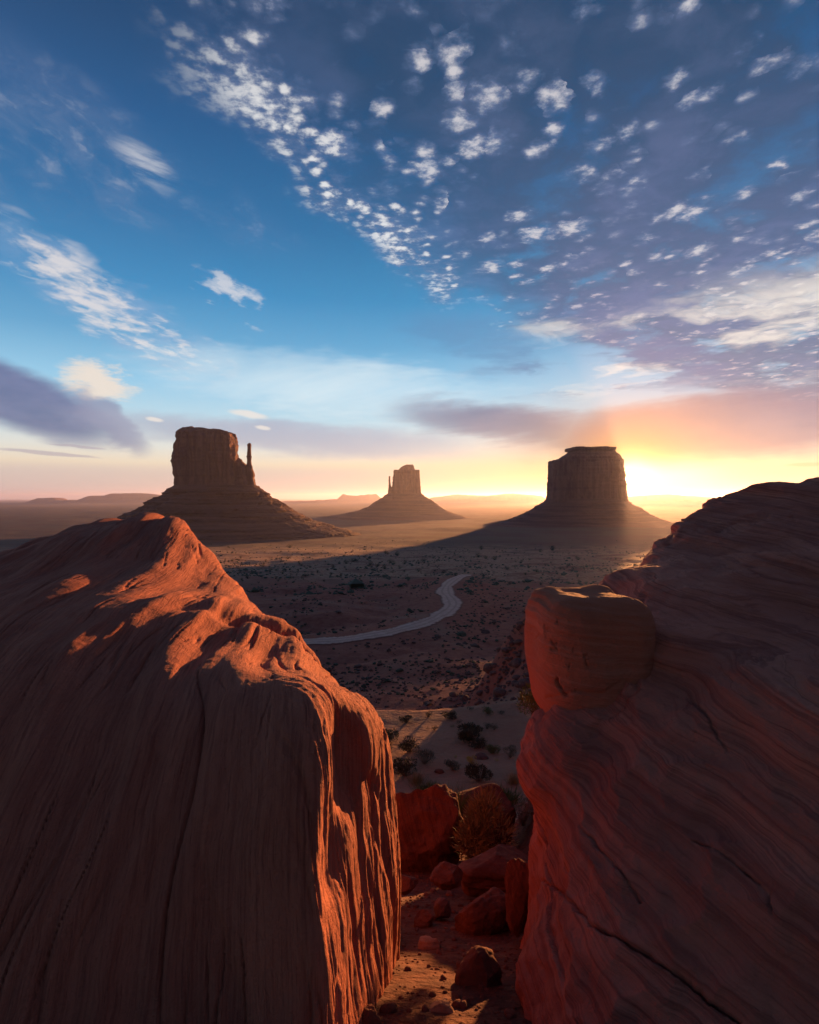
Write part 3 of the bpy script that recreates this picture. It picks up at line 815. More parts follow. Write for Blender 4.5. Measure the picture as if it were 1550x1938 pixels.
# ---- the left outcrop: a whaleback whose beds run away from the camera
import time as _t
_T0 = _t.time()
def build_left_rock():
    pix = [(0,1938,2.05),(200,1938,2.1),(400,1938,2.14),(540,1938,2.08),(600,1938,2.02),
           (0,1700,2.32),(200,1700,2.34),(400,1700,2.36),(540,1700,2.22),(600,1700,2.15),
           (0,1500,2.68),(200,1500,2.68),(400,1480,2.64),(520,1480,2.42),(595,1480,2.32),
           (0,1300,3.35),(150,1300,3.3),(300,1310,3.2),(450,1352,2.86),(540,1360,2.62),(610,1372,2.50),
           (0,1180,4.3),(150,1150,4.6),(300,1150,4.75),(420,1180,4.85),(520,1235,4.6),(600,1275,4.2),
           (0,1095,5.9),(150,1060,6.5),(250,1035,7.0),(330,1045,7.3),(390,1075,7.2),
           (300,985,9.0),(200,991,9.4),(100,1030,8.8),(0,1072,8.0),(350,994,8.3),(690,1308,3.5),(645,1268,4.1)]
    pts = [P(*q) for q in pix]
    pts += [np.array(q) for q in ((-1, 0.3, -3.3), (-2.5, 0.5, -2.9), (-0.2, 0.2, -3.5), (-4.5, 1.5, -2.0), (-6.5, 4.5, -1.5), (-8, 7, -1.7),
            (-4.2, 11.5, -1.2), (-6.5, 11.5, -1.1), (-4.5, 14, -3.2), (-8, 12, -2.4), (0.3, 3.6, -1.35), (0.2, 2.3, -2.2), (-0.2, 4.6, -1.35), (-0.6, 6.2, -1.5), (-1.6, 8.0, -1.1), (-2.6, 9.5, -0.9), (-1, -2.5, -4.2), (-6, -1, -3.2))]
    H = tps(pts)
    wy = np.array([-3, 0, 1.5, 1.8, 2.1, 2.4, 2.8, 3.2, 3.6, 3.8, 4.2, 5.0, 5.6, 6.4, 7.2, 8.0, 9.0, 10.0, 11.5, 14]); wx = np.array([-1.3, -0.95, -0.60, -0.49, -0.42, -0.365, -0.29, -0.21, -0.145, -0.15, -0.27, -0.62, -0.76, -1.22, -1.62, -2.25, -3.1, -4.2, -5.8, -8.0])
    def f(x, y, z):
        n = pn(x * 0.9, y * 0.55, z * 0.9, 41) * 0.10
        W = np.interp(y, wy, wx) + 0.06 * np.clip(-1.2 - z, 0, 1.2) + 0.08 * ss(z, -1.2, -1.9) * ss(y, 3.0, 2.0) + pn(y * 0.8, z * 1.1, 0.3, 43) * 0.06
        a = (z - H(x, y)) * 0.8 + n * 0.35
        b = (x - W) * 0.85
        r = 0.30 + 0.36 * ss(y, 3.2, 4.2) + 0.40 * ss(y, 5.6, 7)
        g = smax(a, b, r) - 0.05 * r
        # gully that divides the near spur from the rear shoulder
        t = (x + 1.05) * 0.82 + (y - 5.35) * 0.57
        gl_ = np.abs((y - 5.35) * 0.82 - (x + 1.05) * 0.57 * 0.9)
        g = g + 0.13 * np.exp(-(gl_ / 0.16) ** 2) * ss(x, -2.3, -1.0)
        # hollows in the right-hand wall
        for (cx, cy, cz, rx, ry, rz) in HOLLOWS:
            e = np.sqrt(((x - cx) / rx) ** 2 + ((y - cy) / ry) ** 2 + ((z - cz) / rz) ** 2)
            g = smax(g, (1 - e) * min(rx, ry, rz), 0.06)
        return smax(g, -8.2 - z, 0.2)
    def hol(px, py, d, rx, ry, rz):
        q = P(px, py, d); return (q[0], q[1], q[2], rx, ry, rz)
    HOLLOWS = [hol(668, 1425, 2.9, 0.09, 0.24, 0.26), hol(640, 1590, 2.5, 0.05, 0.14, 0.18), hol(706, 1745, 2.62, 0.05, 0.14, 0.24), hol(700, 1890, 2.42, .05, .1, .12)]
    p, q, n = solid(f, np.linspace(-1.2, 0.10, 84), np.concatenate([np.linspace(-1.6, 1.0, 10, endpoint=False), np.geomspace(1.0, 14.6, 92)]), np.linspace(-1.65, 0.02, 92), 1.6, 3)
    x, y, z = p.T
    s = x + 0.16 * (y - 2.5) + fbm(x * 0.7, y * 0.5, z * 0.7, 2, 61) * 0.22
    t, w = y * 1.3, z * 1.3
    env = 0.35 + 0.65 * ss(fbm(x * 0.8, y * 0.5, z * 0.6, 2, 63), -0.25, 0.3)
    right = ss(x - np.interp(y, wy, wx), -0.9, -0.1)
    big = pn(s * 2.6, t * 0.35, w * 0.35, 65)
    led = pn(s * 7.0, t * 0.5, w * 0.5, 67)
    led2 = pn(s * 15.0, t * 0.9, w * 0.9, 69); led3 = pn(s * 34.0, t * 1.8, w * 1.8, 71); led4 = pn(s * 80.0, t * 4, w * 4, 73)
    step = np.tanh(led * 4) * 0.5
    crack = -np.clip(1 - np.abs(pn(s * 5.0, t * 0.22, w * 0.22, 75)) / 0.05, 0, 1) ** 1.3 * ss(pn(s * 2.0, t * 0.7, w * 0.7, 77), -0.05, 0.25)
    crack2 = -np.clip(1 - np.abs(pn(s * 9, t * 0.5, w * 0.5, 79)) / 0.05, 0, 1) * ss(pn(s * 2.3, t * 0.9, w * 0.9, 81), 0.0, 0.25)
    near = ss(y, 9, 4)
    wl = 1 - 0.85 * right * ss(y, 5.0, 3.6)
    disp = (big * 0.105 * (0.3 + 0.7 * wl) + wl * env * (led * 0.036 + step * 0.024) + wl * (0.4 + 0.6 * right) * env * (led2 * 0.022 + led3 * 0.012 + led4 * 0.005) * (0.6 + 0.4 * near)
            + crack * 0.032 + crack2 * 0.020 + fbm(x * 2.2, y * 2.2, z * 2.2, 5, 83) * 0.024)
    # broken flakes on the right-hand wall and crest
    wall = right * ss(y, 5.0, 3.6)
    qq = y * 0.85 + x * 1.1 + fbm(x * 2, y * 2, z * 1.2, 2, 84) * 0.05
    fl = fbm(qq * 6.0, z * 1.0, x * 0.5, 3, 85)
    lamw = pn(qq * 15, z * 0.9, 0.2, 86) * 0.007 + pn(qq * 34, z * 1.8, 0.4, 88) * 0.006 + pn(qq * 80, z * 4, 0.6, 89) * 0.004
    disp = disp - wall * np.clip(fl - 0.16, 0, 1) * 0.12 + wall * lamw + right * fbm(x * 9, y * 9, z * 4, 3, 87) * 0.010
    p = p + n * disp[:, None]
    o = link_mesh('sandstone_outcrop', p, q, M_left, (-2.5, 4.5, -4.5))
    tag(o, 'huge streaked whaleback sandstone outcrop with sunlit crest filling the left foreground', 'rock', 'foreground outcrops')
build_left_rock()

# ---- the right outcrop: a bulging shaded wall of level beds
wyr = np.array([-3, 1.0, 1.6, 2.4, 2.9, 3.3, 3.9, 4.5, 5.4, 5.9, 6.3, 6.8, 7.3, 8.5, 10, 12, 15]); wxr = np.array([0.62, 0.60, 0.58, 0.58, 0.62, 0.72, 0.90, 1.12, 1.40, 1.80, 2.40, 2.62, 2.90, 4.0, 5.6, 7.5, 10])
def build_right_rock():
    pix = [(1550,912,8.5),(1470,915,8.6),(1400,929,8.6),(1330,950,8.3),(1285,970,8.0),
           (1330,1000,7.35),(1420,972,7.6),(1550,950,7.8),
           (1110,1118,5.4),(1170,1078,5.9),(1240,1045,6.3),(1330,1030,6.5),(1450,1020,6.6),(1550,1010,6.7),
           (1230,1120,4.9),(1350,1100,5.0),(1450,1090,5.0),(1550,1080,5.0),
           (1220,1200,4.2),(1350,1200,4.05),(1550,1200,3.85),
           (1200,1300,3.65),(1350,1300,3.45),(1550,1300,3.2),
           (1130,1400,3.4),(1300,1400,3.05),(1430,1400,2.9),(1550,1400,2.75),
           (1070,1560,3.1),(1200,1560,2.85),(1350,1560,2.68),(1550,1560,2.45),
           (1020,1700,2.82),(1200,1700,2.58),(1400,1700,2.38),(1550,1700,2.22),
           (1005,1850,2.5),(1200,1850,2.32),(1400,1900,2.12),(1550,1938,2.0)]
    pts = [P(*q) for q in pix]
    pts += [np.array(q) for q in ((0.7, 0.4, -3.4), (2, 0.6, -2.6), (4, 1.5, -1.2), (5.5, 3.5, -0.5), (7, 6, 0.1), (9, 8.5, 0.6), (6, 11, -0.6), (9, 12, 0.0), (4.5, 10.5, -1.0), (0.3, 2.6, -2.3), (0.5, 3.6, -2.0), (1, -2.5, -4.2), (4, -2, -2.6))]
    H = tps(pts)
    lobe = P(1082, 1450, 3.75)
    def f(x, y, z):
        n = fbm(x * 0.9, y * 0.9, z * 1.4, 2, 141) * 0.16
        W = np.interp(y, wyr, wxr)
        low = ss(z, -2.45 + 0.35 * pn(x * 1.3, y * 1.3, .2, 145), -2.9 + 0.35 * pn(x * 1.3, y * 1.3, .2, 145)) * ss(y, 4.3, 5.2)  # unseen lower flank, added behind the near rock to shade the path
        W = W * (1 - low) + np.minimum(W, 0.235 * y) * low - 0.10 * (-1.6 - z) * 0.6 * (1 - low) + pn(y * 0.9, z * 1.3, 0.3, 143) * 0.09 + 0.30 * ss(z, -1.75, -1.15) * ss(y, 4.3, 3.0)
        a = (z - H(x, y)) * 0.75 + n * 0.8
        b = (W - x) * 0.85 + n * 0.4
        g = smax(a, b, 0.36)
        e = np.sqrt(((x - lobe[0]) / 0.36) ** 2 + ((y - lobe[1]) / 0.5) ** 2 + ((z - lobe[2]) / 0.43) ** 2)
        g = smin(g, (e - 1) * 0.36 + n * 0.3, 0.10)
        return smax(g, -8.2 - z, 0.2)
    p, q, n = solid(f, np.linspace(0.05, 1.15, 76), np.concatenate([np.linspace(-1.6, 1.0, 10, endpoint=False), np.geomspace(1.0, 14.6, 92)]), np.linspace(-1.65, 0.16, 96), 1.6, 3)
    x, y, z = p.T
    s = z + 0.16 * x - 0.10 * y + fbm(x * 0.6, y * 0.6, z * 0.8, 3, 161) * 0.20
    env = 0.3 + 0.7 * ss(fbm(x * 0.9, y * 0.7, z * 0.9, 2, 163), -0.2, 0.3)
    env = env * (0.45 + 0.9 * ss(z, -1.75, -1.1))
    led = pn(s * 6, x * 0.5, y * 0.5, 167); led2 = pn(s * 16, x * 0.9, y * 0.9, 169); led3 = pn(s * 40, x * 1.8, y * 1.8, 171); led4 = pn(s * 90, x * 3.5, y * 3.5, 173)
    lump = fbm(x * 1.6, y * 1.6, z * 2.0, 4, 175)
    facet = np.abs(fbm(x * 2.4 + 3, y * 2.4, z * 2.8, 3, 177))
    disp = lump * 0.08 - np.clip(facet, 0, .3) * 0.10 * ss(z, -0.9, -1.5) + env * (np.tanh(led * 3) * 0.045 + led2 * 0.024 + led3 * 0.011 + led4 * 0.005) + fbm(x * 7, y * 7, z * 8, 4, 179) * 0.020
    crack = -np.clip(1 - np.abs(pn(s * 2.4, x * 0.4, y * 0.4, 181)) / 0.03, 0, 1) * ss(pn(x * 0.9, y * 0.9, z * 0.9, 183), 0.05, 0.25)
    disp = disp + crack * 0.05
    vis = n[:, 0] * p[:, 0] + n[:, 1] * p[:, 1] + n[:, 2] * p[:, 2] < 0.05
    long_crack = [(1012, 1662), (1045, 1680), (1080, 1712), (1112, 1745), (1165, 1772), (1228, 1808), (1290, 1850), (1345, 1895), (1400, 1935)]
    disp = disp + np.where(vis, groove(p, long_crack, 3.0, 0.05, 5) + groove(p, [(1310, 1588), (1360, 1610), (1420, 1660), (1455, 1690), (1465, 1735)], 2.4, 0.028, 6)
        + groove(p, [(1090, 1555), (1130, 1600), (1170, 1640), (1210, 1700)], 3.0, 0.03, 7) + groove(p, [(1300, 1312), (1335, 1350), (1372, 1410)], 3.0, 0.028, 8)
        + groove(p, [(1222, 1128), (1205, 1160), (1222, 1200), (1195, 1260), (1205, 1300), (1160, 1345), (1120, 1380)], 6.0, 0.035, 9)
        + groove(p, [(1240, 1035), (1300, 1008), (1380, 990), (1450, 975)], 6.0, 0.06, 10), 0)
    p = p + n * disp[:, None]
    o = link_mesh('sandstone_outcrop', p, q, M_right, (3.0, 4.5, -4.5))
    tag(o, 'huge shaded bulging sandstone outcrop with level layers filling the right foreground', 'rock', 'foreground outcrops')
build_right_rock()

# ---- the smooth square boulder wedged against the right outcrop
def build_block():
    c = P(1111, 1250, 4.08); hx, hy, hz = 0.375, 0.40, 0.50
    def f(x, y, z):
        X, Y, Z = x - c[0], y - c[1], z - c[2]
        a = R(-8); X, Y = X * math.cos(a) - Y * math.sin(a), X * math.sin(a) + Y * math.cos(a)
        n = fbm(x * 1.6, y * 1.6, z * 1.6, 2, 241) * 0.06
        qx, qy, qz = np.abs(X) - hx + .21, np.abs(Y) - hy + .21, np.abs(Z) - hz + .21
        g = np.sqrt(np.maximum(qx, 0) ** 2 + np.maximum(qy, 0) ** 2 + np.maximum(qz, 0) ** 2) + np.minimum(np.maximum(qx, np.maximum(qy, qz)), 0) - .21
        g = smax(g, (-X * 0.90 - Z * 0.43) - 0.50, 0.14)        # lower left corner falls away
        g = smax(g, (X * 0.45 - Z * 0.89) - 0.60, 0.10)
        g = smax(g, (-X * 0.62 + Z * 0.78) - 0.66, 0.16)        # upper left shoulder
        return g + n
    ax = lambda m, h: np.linspace(m - h - 0.2, m + h + 0.2, 34)
    U, Y, W = ax(c[0], hx), ax(c[1], hy), ax(c[2], hz)
    g = np.meshgrid(U, Y, W, indexing='ij'); v, q = surface_nets(f(*g))
    p = np.stack([np.interp(v[:, 0], np.arange(34), U), np.interp(v[:, 1], np.arange(34), Y), np.interp(v[:, 2], np.arange(34), W)], 1)
    p, q = subdivide(p, q, 2)
    for _ in range(2):
        gr = grad(f, p); p = p - gr * (f(*p.T) / np.maximum((gr * gr).sum(1), .2))[:, None]
    gr = grad(f, p); n = gr / np.linalg.norm(gr, axis=1)[:, None]
    x, y, z = p.T
    s = z + 0.12 * x + fbm(x * 1.2, y * 1.2, z, 2, 251) * 0.08
    top = ss(z, c[2] + 0.1, c[2] + 0.45)
    d = top * (pn(s * 26, x * 1.5, y * 1.5, 253) * 0.014 + pn(s * 60, x * 3, y * 3, 255) * 0.004) + fbm(x * 3, y * 3, z * 3, 5, 257) * 0.030
    # scratches and cracks: carved marks like letters on the face, and one hooked crack
    marks = [((1030, 1181), (1034, 1206)), ((1032, 1193), (1040, 1188)), ((1013, 1208), (1018, 1200)), ((1042, 1210), (1054, 1230)), ((1046, 1220), (1053, 1217)), ((1054, 1178), (1055, 1172)),
             ((1068, 1222), (1074, 1222)), ((1085, 1228), (1084, 1234)), ((1078, 1258), (1076, 1265)), ((1106, 1240), (1113, 1263)), ((1113, 1263), (1118, 1262)), ((1110, 1242), (1112, 1239)), ((1042, 1228), (1052, 1228))]
    hook = [((1053, 1284), (1052, 1290)), ((1052, 1290), (1059, 1302)), ((1059, 1302), (1069, 1316))]
    seam = [((1069, 1316), (1090, 1309)), ((1090, 1309), (1136, 1313)), ((1136, 1313), (1175, 1290)), ((1035, 1320), (1069, 1316))]
    ppx = 775 + F * (p[:, 0] / p[:, 1])
    pz = p[:, 2] / p[:, 1]
    front = n[:, 1] < 0.35
    for segs, wd, dp in ((marks, 1.1, 0.017), (hook, 1.9, 0.055), (seam, 2.4, 0.012)):
        for a, b in segs:
            ra, rb = ray(*a), ray(*b)
            a2 = np.array((ra[0] * F, ra[2] * F)); b2 = np.array((rb[0] * F, rb[2] * F)); q2 = np.stack([ppx - 775, pz * F], 1)
            ab = b2 - a2; t = np.clip(((q2 - a2) @ ab) / (ab @ ab), 0, 1)
            dd = np.linalg.norm(q2 - a2 - t[:, None] * ab, axis=1)
            d = d - np.where(front, dp * np.exp(-(dd / wd) ** 2), 0)
    p = p + n * d[:, None]
    M = strata_rock('sandstone_smooth', (0.46, 0.15, 0.085), (0.40, 0.125, 0.07), (0.50, 0.19, 0.12), (0.12, 0.0, 1.0), 26.0, 1.2)
    tag(link_mesh('boulder', p, q, M, (c[0], c[1], c[2] - hz)), 'smooth square red boulder with carved scratches wedged against the right outcrop', 'boulder')
build_block()

# ---- loose stones
import functools
@functools.lru_cache(None)
def _ico(sub):
    bm = bmesh.new(); bmesh.ops.create_icosphere(bm, subdivisions=sub, radius=1.0)
    v = np.array([q.co[:] for q in bm.verts]); f = np.array([[q.index for q in t.verts] for t in bm.faces]); bm.free(); return v, f
def stone_shape(size, seed, sub=5, facets=9, rough=0.15, boxy=0.0):
    v, f = _ico(sub); rng = np.random.default_rng(seed)
    p = v.copy()
    if boxy: p = p / (np.abs(p) ** 6).sum(1)[:, None] ** (1 / 6) * boxy + p * (1 - boxy)
    for k in range(facets):
        nrm = rng.normal(size=3); nrm /= np.linalg.norm(nrm); h = rng.uniform(0.62, 0.88)
        dd = p @ nrm - h; p = p - np.where(dd > 0, dd * 0.92, 0)[:, None] * nrm
    r = fbm(v[:, 0] * 1.3 + seed, v[:, 1] * 1.3, v[:, 2] * 1.3, 3, seed) * rough * 1.4 + fbm(v[:, 0] * 5, v[:, 1] * 5 + seed, v[:, 2] * 5, 4, seed + 3) * rough * 0.5
    lay = pn(v[:, 2] * 7 + v[:, 0], v[:, 0] * 0.6, v[:, 1] * 0.6 + seed, seed) * rough * 0.35
    p = p * (1 + r + lay)[:, None]
    return p * np.asarray(size), f
def rot_z(p, a, tilt=0.0):
    c, s = math.cos(a), math.sin(a); p = p @ np.array([[c, s, 0], [-s, c, 0], [0, 0, 1]])
    if tilt:
        c, s = math.cos(tilt), math.sin(tilt); p = p @ np.array([[c, 0, s], [0, 1, 0], [-s, 0, c]])
    return p
def plain_rock(name, c0, c1):
    m, b = new_mat(name); p = pos()
    n1 = noise(p, 7.0, 6.0, 0.6); n2 = noise(p, 60.0, 5.0, 0.65)
    lk(mix(sstep(n1, 0.35, 0.65), C(*c0), C(*c1)), b.inputs['Base Color'])
    bump(b, (n1, 0.05, 0.7), (n2, 0.01, 0.8)); return m
M_stone = plain_rock('red_stone', (0.16, 0.062, 0.042), (0.10, 0.038, 0.029))
M_pale = plain_rock('buff_stone', (0.36, 0.20, 0.13), (0.25, 0.125, 0.08))
M_dark = plain_rock('dark_stone', (0.16, 0.085, 0.075), (0.10, 0.055, 0.05))
def stone(px, py, wpx, hpx, d, label, seed, mat=None, depth=1.0, rot=0.0, tilt=0.0, name='stone', group='stones in the gap', cat='stone', **kw):
    """a stone whose outline centre is seen at (px, py)"""
    c = P(px, py, d); k = d / F
    size = (wpx / 2 * k * 1.08, wpx / 2 * k * depth, hpx / 2 * k * 1.15)
    p, f = stone_shape(size, seed, **kw); p = rot_z(p, rot, tilt) + c
    return tag(link_mesh(name, p, f, mat or M_stone, (c[0], c[1], c[2] - size[2])), label, cat, group)
M_brown = strata_rock('sandstone_dark', (0.17, 0.062, 0.046), (0.13, 0.046, 0.036), (0.09, 0.034, 0.028), (0.9, 0.0, 0.3), 22.0, 1.5)
stone(800, 1572, 136, 150, 7.6, 'rounded dark red boulder with vertical cracks against the left outcrop', 11, M_brown, 0.9, 0.2, name='boulder', cat='boulder', group='boulders at the end of the gap', boxy=0.5, facets=2, rough=0.16, sub=6)
stone(912, 1556, 122, 92, 8.6, 'flat topped orange boulder behind the bush at the end of the gap', 24, M_stone, 0.9, 0.15, 0.32, name='boulder', cat='boulder', group='boulders at the end of the gap', boxy=0.7, facets=5, rough=0.08, sub=6)
stone(940, 1640, 140, 52, 5.9, 'wide dark flat slab forming a step across the gap', 31, M_stone, 0.8, 0.0, 0.03, boxy=0.8, facets=4, rough=0.10, sub=6)
stone(915, 1745, 100, 96, 4.4, 'large rounded red stone against the foot of the right outcrop', 37, M_stone, 0.9, 0.4, boxy=0.5, rough=0.12, sub=6)
stone(803, 1750, 44, 44, 4.5, 'small pointed stone in shade beside the left wall of the gap', 41, M_stone, 1.0, 0.2)
stone(836, 1722, 36, 34, 4.7, 'small angular dark stone between the pointed stone and the large rounded one', 43, M_dark, 1.0, 0.9)
stone(812, 1796, 62, 40, 3.9, 'buff half buried stone in the middle of the lit path', 47, M_pale, 0.9, 0.5)
stone(905, 1855, 78, 96, 3.1, 'tall pale topped stone leaning against the right outcrop', 53, M_stone, 0.9, 0.3, boxy=0.5)
stone(832, 1928, 74, 50, 2.75, 'buff rounded stone cut off by the bottom edge of the path', 59, M_pale, 0.9, 0.2)
stone(880, 1918, 46, 44, 2.8, 'small orange wedge stone beside the buff stone at the bottom', 61, M_stone, 0.9, 1.2)
stone(700, 1930, 46, 40, 2.55, 'orange stone at the foot of the left wall', 67, M_stone, 0.9, 0.2)
stone(845, 1655, 66, 34, 5.4, 'low rounded dusty stone in the upper path', 71, M_stone, 1.0, 0.4)
stone(985, 1700, 60, 130, 4.1, 'tall shadowed stone leaning on the right outcrop below the lobe', 73, M_brown, 1.0, 0.2, boxy=0.5)
stone(772, 1672, 40, 22, 5.2, 'thin slab lying at the foot of the left wall', 79, M_stone, 1.0, 0.3, boxy=0.7)
stone(960, 1610, 36, 14, 6.3, 'thin flat slab on the step behind the wide slab', 83, M_stone, 1.0, 0.1, boxy=0.8)
# gravel on the path: too fine to count
def build_gravel():
    rng = np.random.default_rng(8); vs, fs, n = [], [], 0
    for k in range(2200):
        y = rng.uniform(2.2, 11.0); x = rng.uniform(-0.15, 1.35) * (0.35 + y * 0.12)
        z = float(ground(np.array([x]), np.array([y]))[0]); r = min(0.05, rng.lognormal(-5.0, 0.6)) * (1 + 0.07 * y)
        p, f = stone_shape((r, r * rng.uniform(.6, 1.1), r * rng.uniform(.3, .7)), int(rng.integers(1, 9999)), sub=2, facets=7, rough=.2)
        vs.append(rot_z(p, rng.uniform(0, 6)) + (x, y, z + r * 0.2)); fs.append(f + n); n += len(p)
    tag(link_mesh('gravel', np.concatenate(vs), np.concatenate(fs), M_stone, (0.4, 5, -4)), kind='stuff')
build_gravel()

# ------------------------------------------------------------------ plants
def leaf_mat(name, c0, c1, c2=None):
    m, b = new_mat(name); p = pos()
    n1 = noise(p, 3.0, 3.0, 0.6); n2 = noise(p, 40.0, 2.0, 0.5)
    oi = E(E.nt.nodes.new('ShaderNodeObjectInfo').outputs['Random'])
    c = mix(sstep(n1 * 0.6 + n2 * 0.4, 0.4, 0.6), C(*c0), C(*c1))
    c = mix(oi * 0.5, c, C(*(c2 or c1)))
    lk(c, b.inputs['Base Color']); b.inputs['Roughness'].default_value = 0.8
    return m
M_sage = leaf_mat('sage_leaves', (0.075, 0.085, 0.062), (0.11, 0.12, 0.088))
M_shrub = leaf_mat('dark_leaves', (0.045, 0.050, 0.035), (0.075, 0.075, 0.052))
M_green = leaf_mat('green_leaves', (0.065, 0.095, 0.035), (0.11, 0.14, 0.055))
M_yellow = leaf_mat('yellow_flowers', (0.36, 0.26, 0.05), (0.45, 0.33, 0.07))
M_straw = leaf_mat('dry_grass', (0.16, 0.125, 0.055), (0.24, 0.18, 0.085))
M_twig = leaf_mat('grey_twigs', (0.10, 0.075, 0.055), (0.15, 0.11, 0.08))

def ground_hit(px, py, d0=1.2, d1=30000):
    xr, _, zr = ray(px, py); d = np.geomspace(d0, d1, 4000)
    k = np.argmax(zr * d < ground(xr * d, d)); return np.array((xr * d[k], d[k], float(ground(np.array([xr * d[k]]), np.array([d[k]]))[0])))
def blades(base, tip, width, rng):
    """thin bent leaves: base, tip arrays (n,3)"""
    n = len(base); ax = tip - base; side_ = np.cross(ax, rng.normal(size=(n, 3))); side_ /= np.maximum(np.linalg.norm(side_, axis=1), 1e-9)[:, None]
    w = np.asarray(width).reshape(-1, 1) if np.ndim(width) else width
    midp = base + ax * 0.55 + rng.normal(size=(n, 3)) * 0.08 * np.linalg.norm(ax, axis=1)[:, None]
    v = np.stack([base - side_ * w * .5, base + side_ * w * .5, midp + side_ * w * .5, tip, midp - side_ * w * .5], 1).reshape(-1, 3)
    i = np.arange(n)[:, None] * 5
    return v, [i + np.array([[0, 1, 2, 4]]), i + np.array([[4, 2, 3]])]
def shrub_geo(w, h, seed, style='dome', n=900):
    """(foliage verts, faces), (twig verts, faces); base at the origin"""
    rng = np.random.default_rng(seed)
    ns = 16 if style != 'grass' else 0
    tv, tf = None, None
    if style == 'grass':
        b = np.column_stack([rng.normal(0, .22, n) * w, rng.normal(0, .22, n) * w, np.zeros(n)])
        dirs = np.column_stack([rng.normal(0, .32, n), rng.normal(0, .32, n), np.ones(n)]) + np.column_stack([b[:, :2] / w * 0.9, np.zeros(n)])
        L = h * rng.uniform(.45, 1.05, n)
        return blades(b, b + dirs * L[:, None] / np.linalg.norm(dirs, axis=1)[:, None], w * 0.016, rng), None
    # lobes of the crown
    nl = 9; lob = np.column_stack([rng.uniform(-.36, .36, nl) * w, rng.uniform(-.36, .36, nl) * w, rng.uniform(.30, .68, nl) * h]); lr = rng.uniform(.18, .30, nl)
    k = rng.integers(0, nl, n); q = rng.normal(size=(n, 3)); q /= np.linalg.norm(q, axis=1)[:, None]; rad = rng.uniform(.35, 1.0, n) ** 0.5
    c = lob[k] + q * (rad * lr[k])[:, None] * np.array((w, w, h * 1.0))
    c[:, 2] = np.maximum(c[:, 2], 0.03 * h)
    up = q + np.array((0, 0, .7)) + rng.normal(0, .35, (n, 3)); up /= np.linalg.norm(up, axis=1)[:, None]
    L = w * rng.uniform(.05, .12, n) * (1.6 if style == 'spiky' else 1.0)
    fol = blades(c, c + up * L[:, None], w * (0.028 if style != 'spiky' else 0.014), rng)
    m = 60; kk = rng.integers(0, nl, m); b = rng.normal(0, .05, (m, 3)) * w; b[:, 2] = 0
    tip = lob[kk] + rng.normal(0, .10, (m, 3)) * w; tip[:, 2] = np.clip(tip[:, 2], .1 * h, h)
    tw = blades(b, tip, w * 0.014, rng)
    return fol, tw
NEAR = 'shrubs on the sand beyond the gap'
def shrub(px, py, wpx, hpx, mat, label, seed, style='dome', n=900, name='shrub', cat='shrub', twigs=True, d=None, group=NEAR, part='foliage'):
    """base centre seen at (px, py)"""
    g = ground_hit(px, py) if d is None else None
    if d is not None:
        q = P(px, py, d); g = np.array((q[0], q[1], q[2]))
    k = g[1] / F; w, h = wpx * k * 1.1, hpx * k * 1.15
    fol, tw = shrub_geo(w, h, seed, style, n)
    g = g - np.array((0, 0, 0.02 * h))
    if tw is None or not twigs:
        return tag(link_mesh(name, fol[0] + g, fol[1], mat, g, smooth=False), label, cat, group)
    e = empty(name, g, label, cat, group)
    link_mesh(part, fol[0] + g, fol[1], mat, g, e, smooth=False); link_mesh('stems', tw[0] + g, tw[1], M_twig, g, e, smooth=False)
    return e
shrub(733, 1404, 36, 23, M_sage, 'pale sage shrub touching the edge of the left outcrop', 1)
shrub(731, 1433, 24, 28, M_shrub, 'dark shrub half hidden by the left outcrop, below the pale sage one', 2)
shrub(775, 1424, 36, 23, M_shrub, 'dark rounded shrub just right of the two against the left outcrop', 3)
shrub(803, 1446, 30, 26, M_sage, 'spiky grey green shrub between two dark rounded shrubs on the sand', 4, 'spiky')
shrub(767, 1469, 42, 28, M_shrub, 'large dark shrub with a dry pale tuft at its right foot', 5, n=1200)
shrub(885, 1397, 50, 20, M_shrub, 'widest dark shrub spreading low at the centre of the sand', 6, n=1400)
shrub(904, 1416, 30, 17, M_shrub, 'dark low shrub directly below the widest shrub', 7)
shrub(931, 1426, 25, 18, M_green, 'soft green shrub above the dark stone on the sand', 8)
shrub(965, 1434, 21, 20, M_sage, 'grey green shrub nearest the lobe of the right outcrop', 9, 'spiky')
shrub(856, 1458, 25, 16, M_sage, 'low grey shrub beside the small red stone', 10)
shrub(907, 1478, 42, 30, M_shrub, 'large dark shrub below the yellow flowering bush', 11, n=1300)
shrub(892, 1446, 18, 15, M_yellow, 'bright yellow flowering bush on the sand', 12, n=700, part='blossom')
shrub(850, 1360, 24, 12, M_shrub, 'dark shrub at the far edge of the sand, left of centre', 13)
shrub(810, 1358, 14, 11, M_shrub, 'small dark shrub at the far left edge of the sand', 14, n=400)
shrub(769, 1368, 25, 10, M_shrub, 'flat dark shrub near the reddish bank at the left outcrop', 15, n=600)
shrub(891, 1346, 11, 9, M_shrub, 'tiny dark shrub at the far edge between two wider shrubs', 16, n=300, twigs=False)
shrub(923, 1351, 20, 12, M_green, 'greenish shrub at the far edge of the sand, right of centre', 17, n=500)
shrub(949, 1354, 13, 9, M_shrub, 'tiny dark shrub right of the greenish one at the far edge', 18, n=300, twigs=False)
shrub(869, 1372, 12, 8, M_shrub, 'tiny dark shrub above the widest shrub', 19, n=300, twigs=False)
shrub(857, 1377, 11, 6, M_straw, 'tiny dry tuft above and left of the widest shrub', 20, n=200, twigs=False)
shrub(922, 1380, 12, 12, M_shrub, 'left one of a pair of small dark shrubs right of the widest shrub', 21, n=400)
shrub(935, 1381, 13, 11, M_shrub, 'right one of a pair of small dark shrubs right of the widest shrub', 22, n=400)
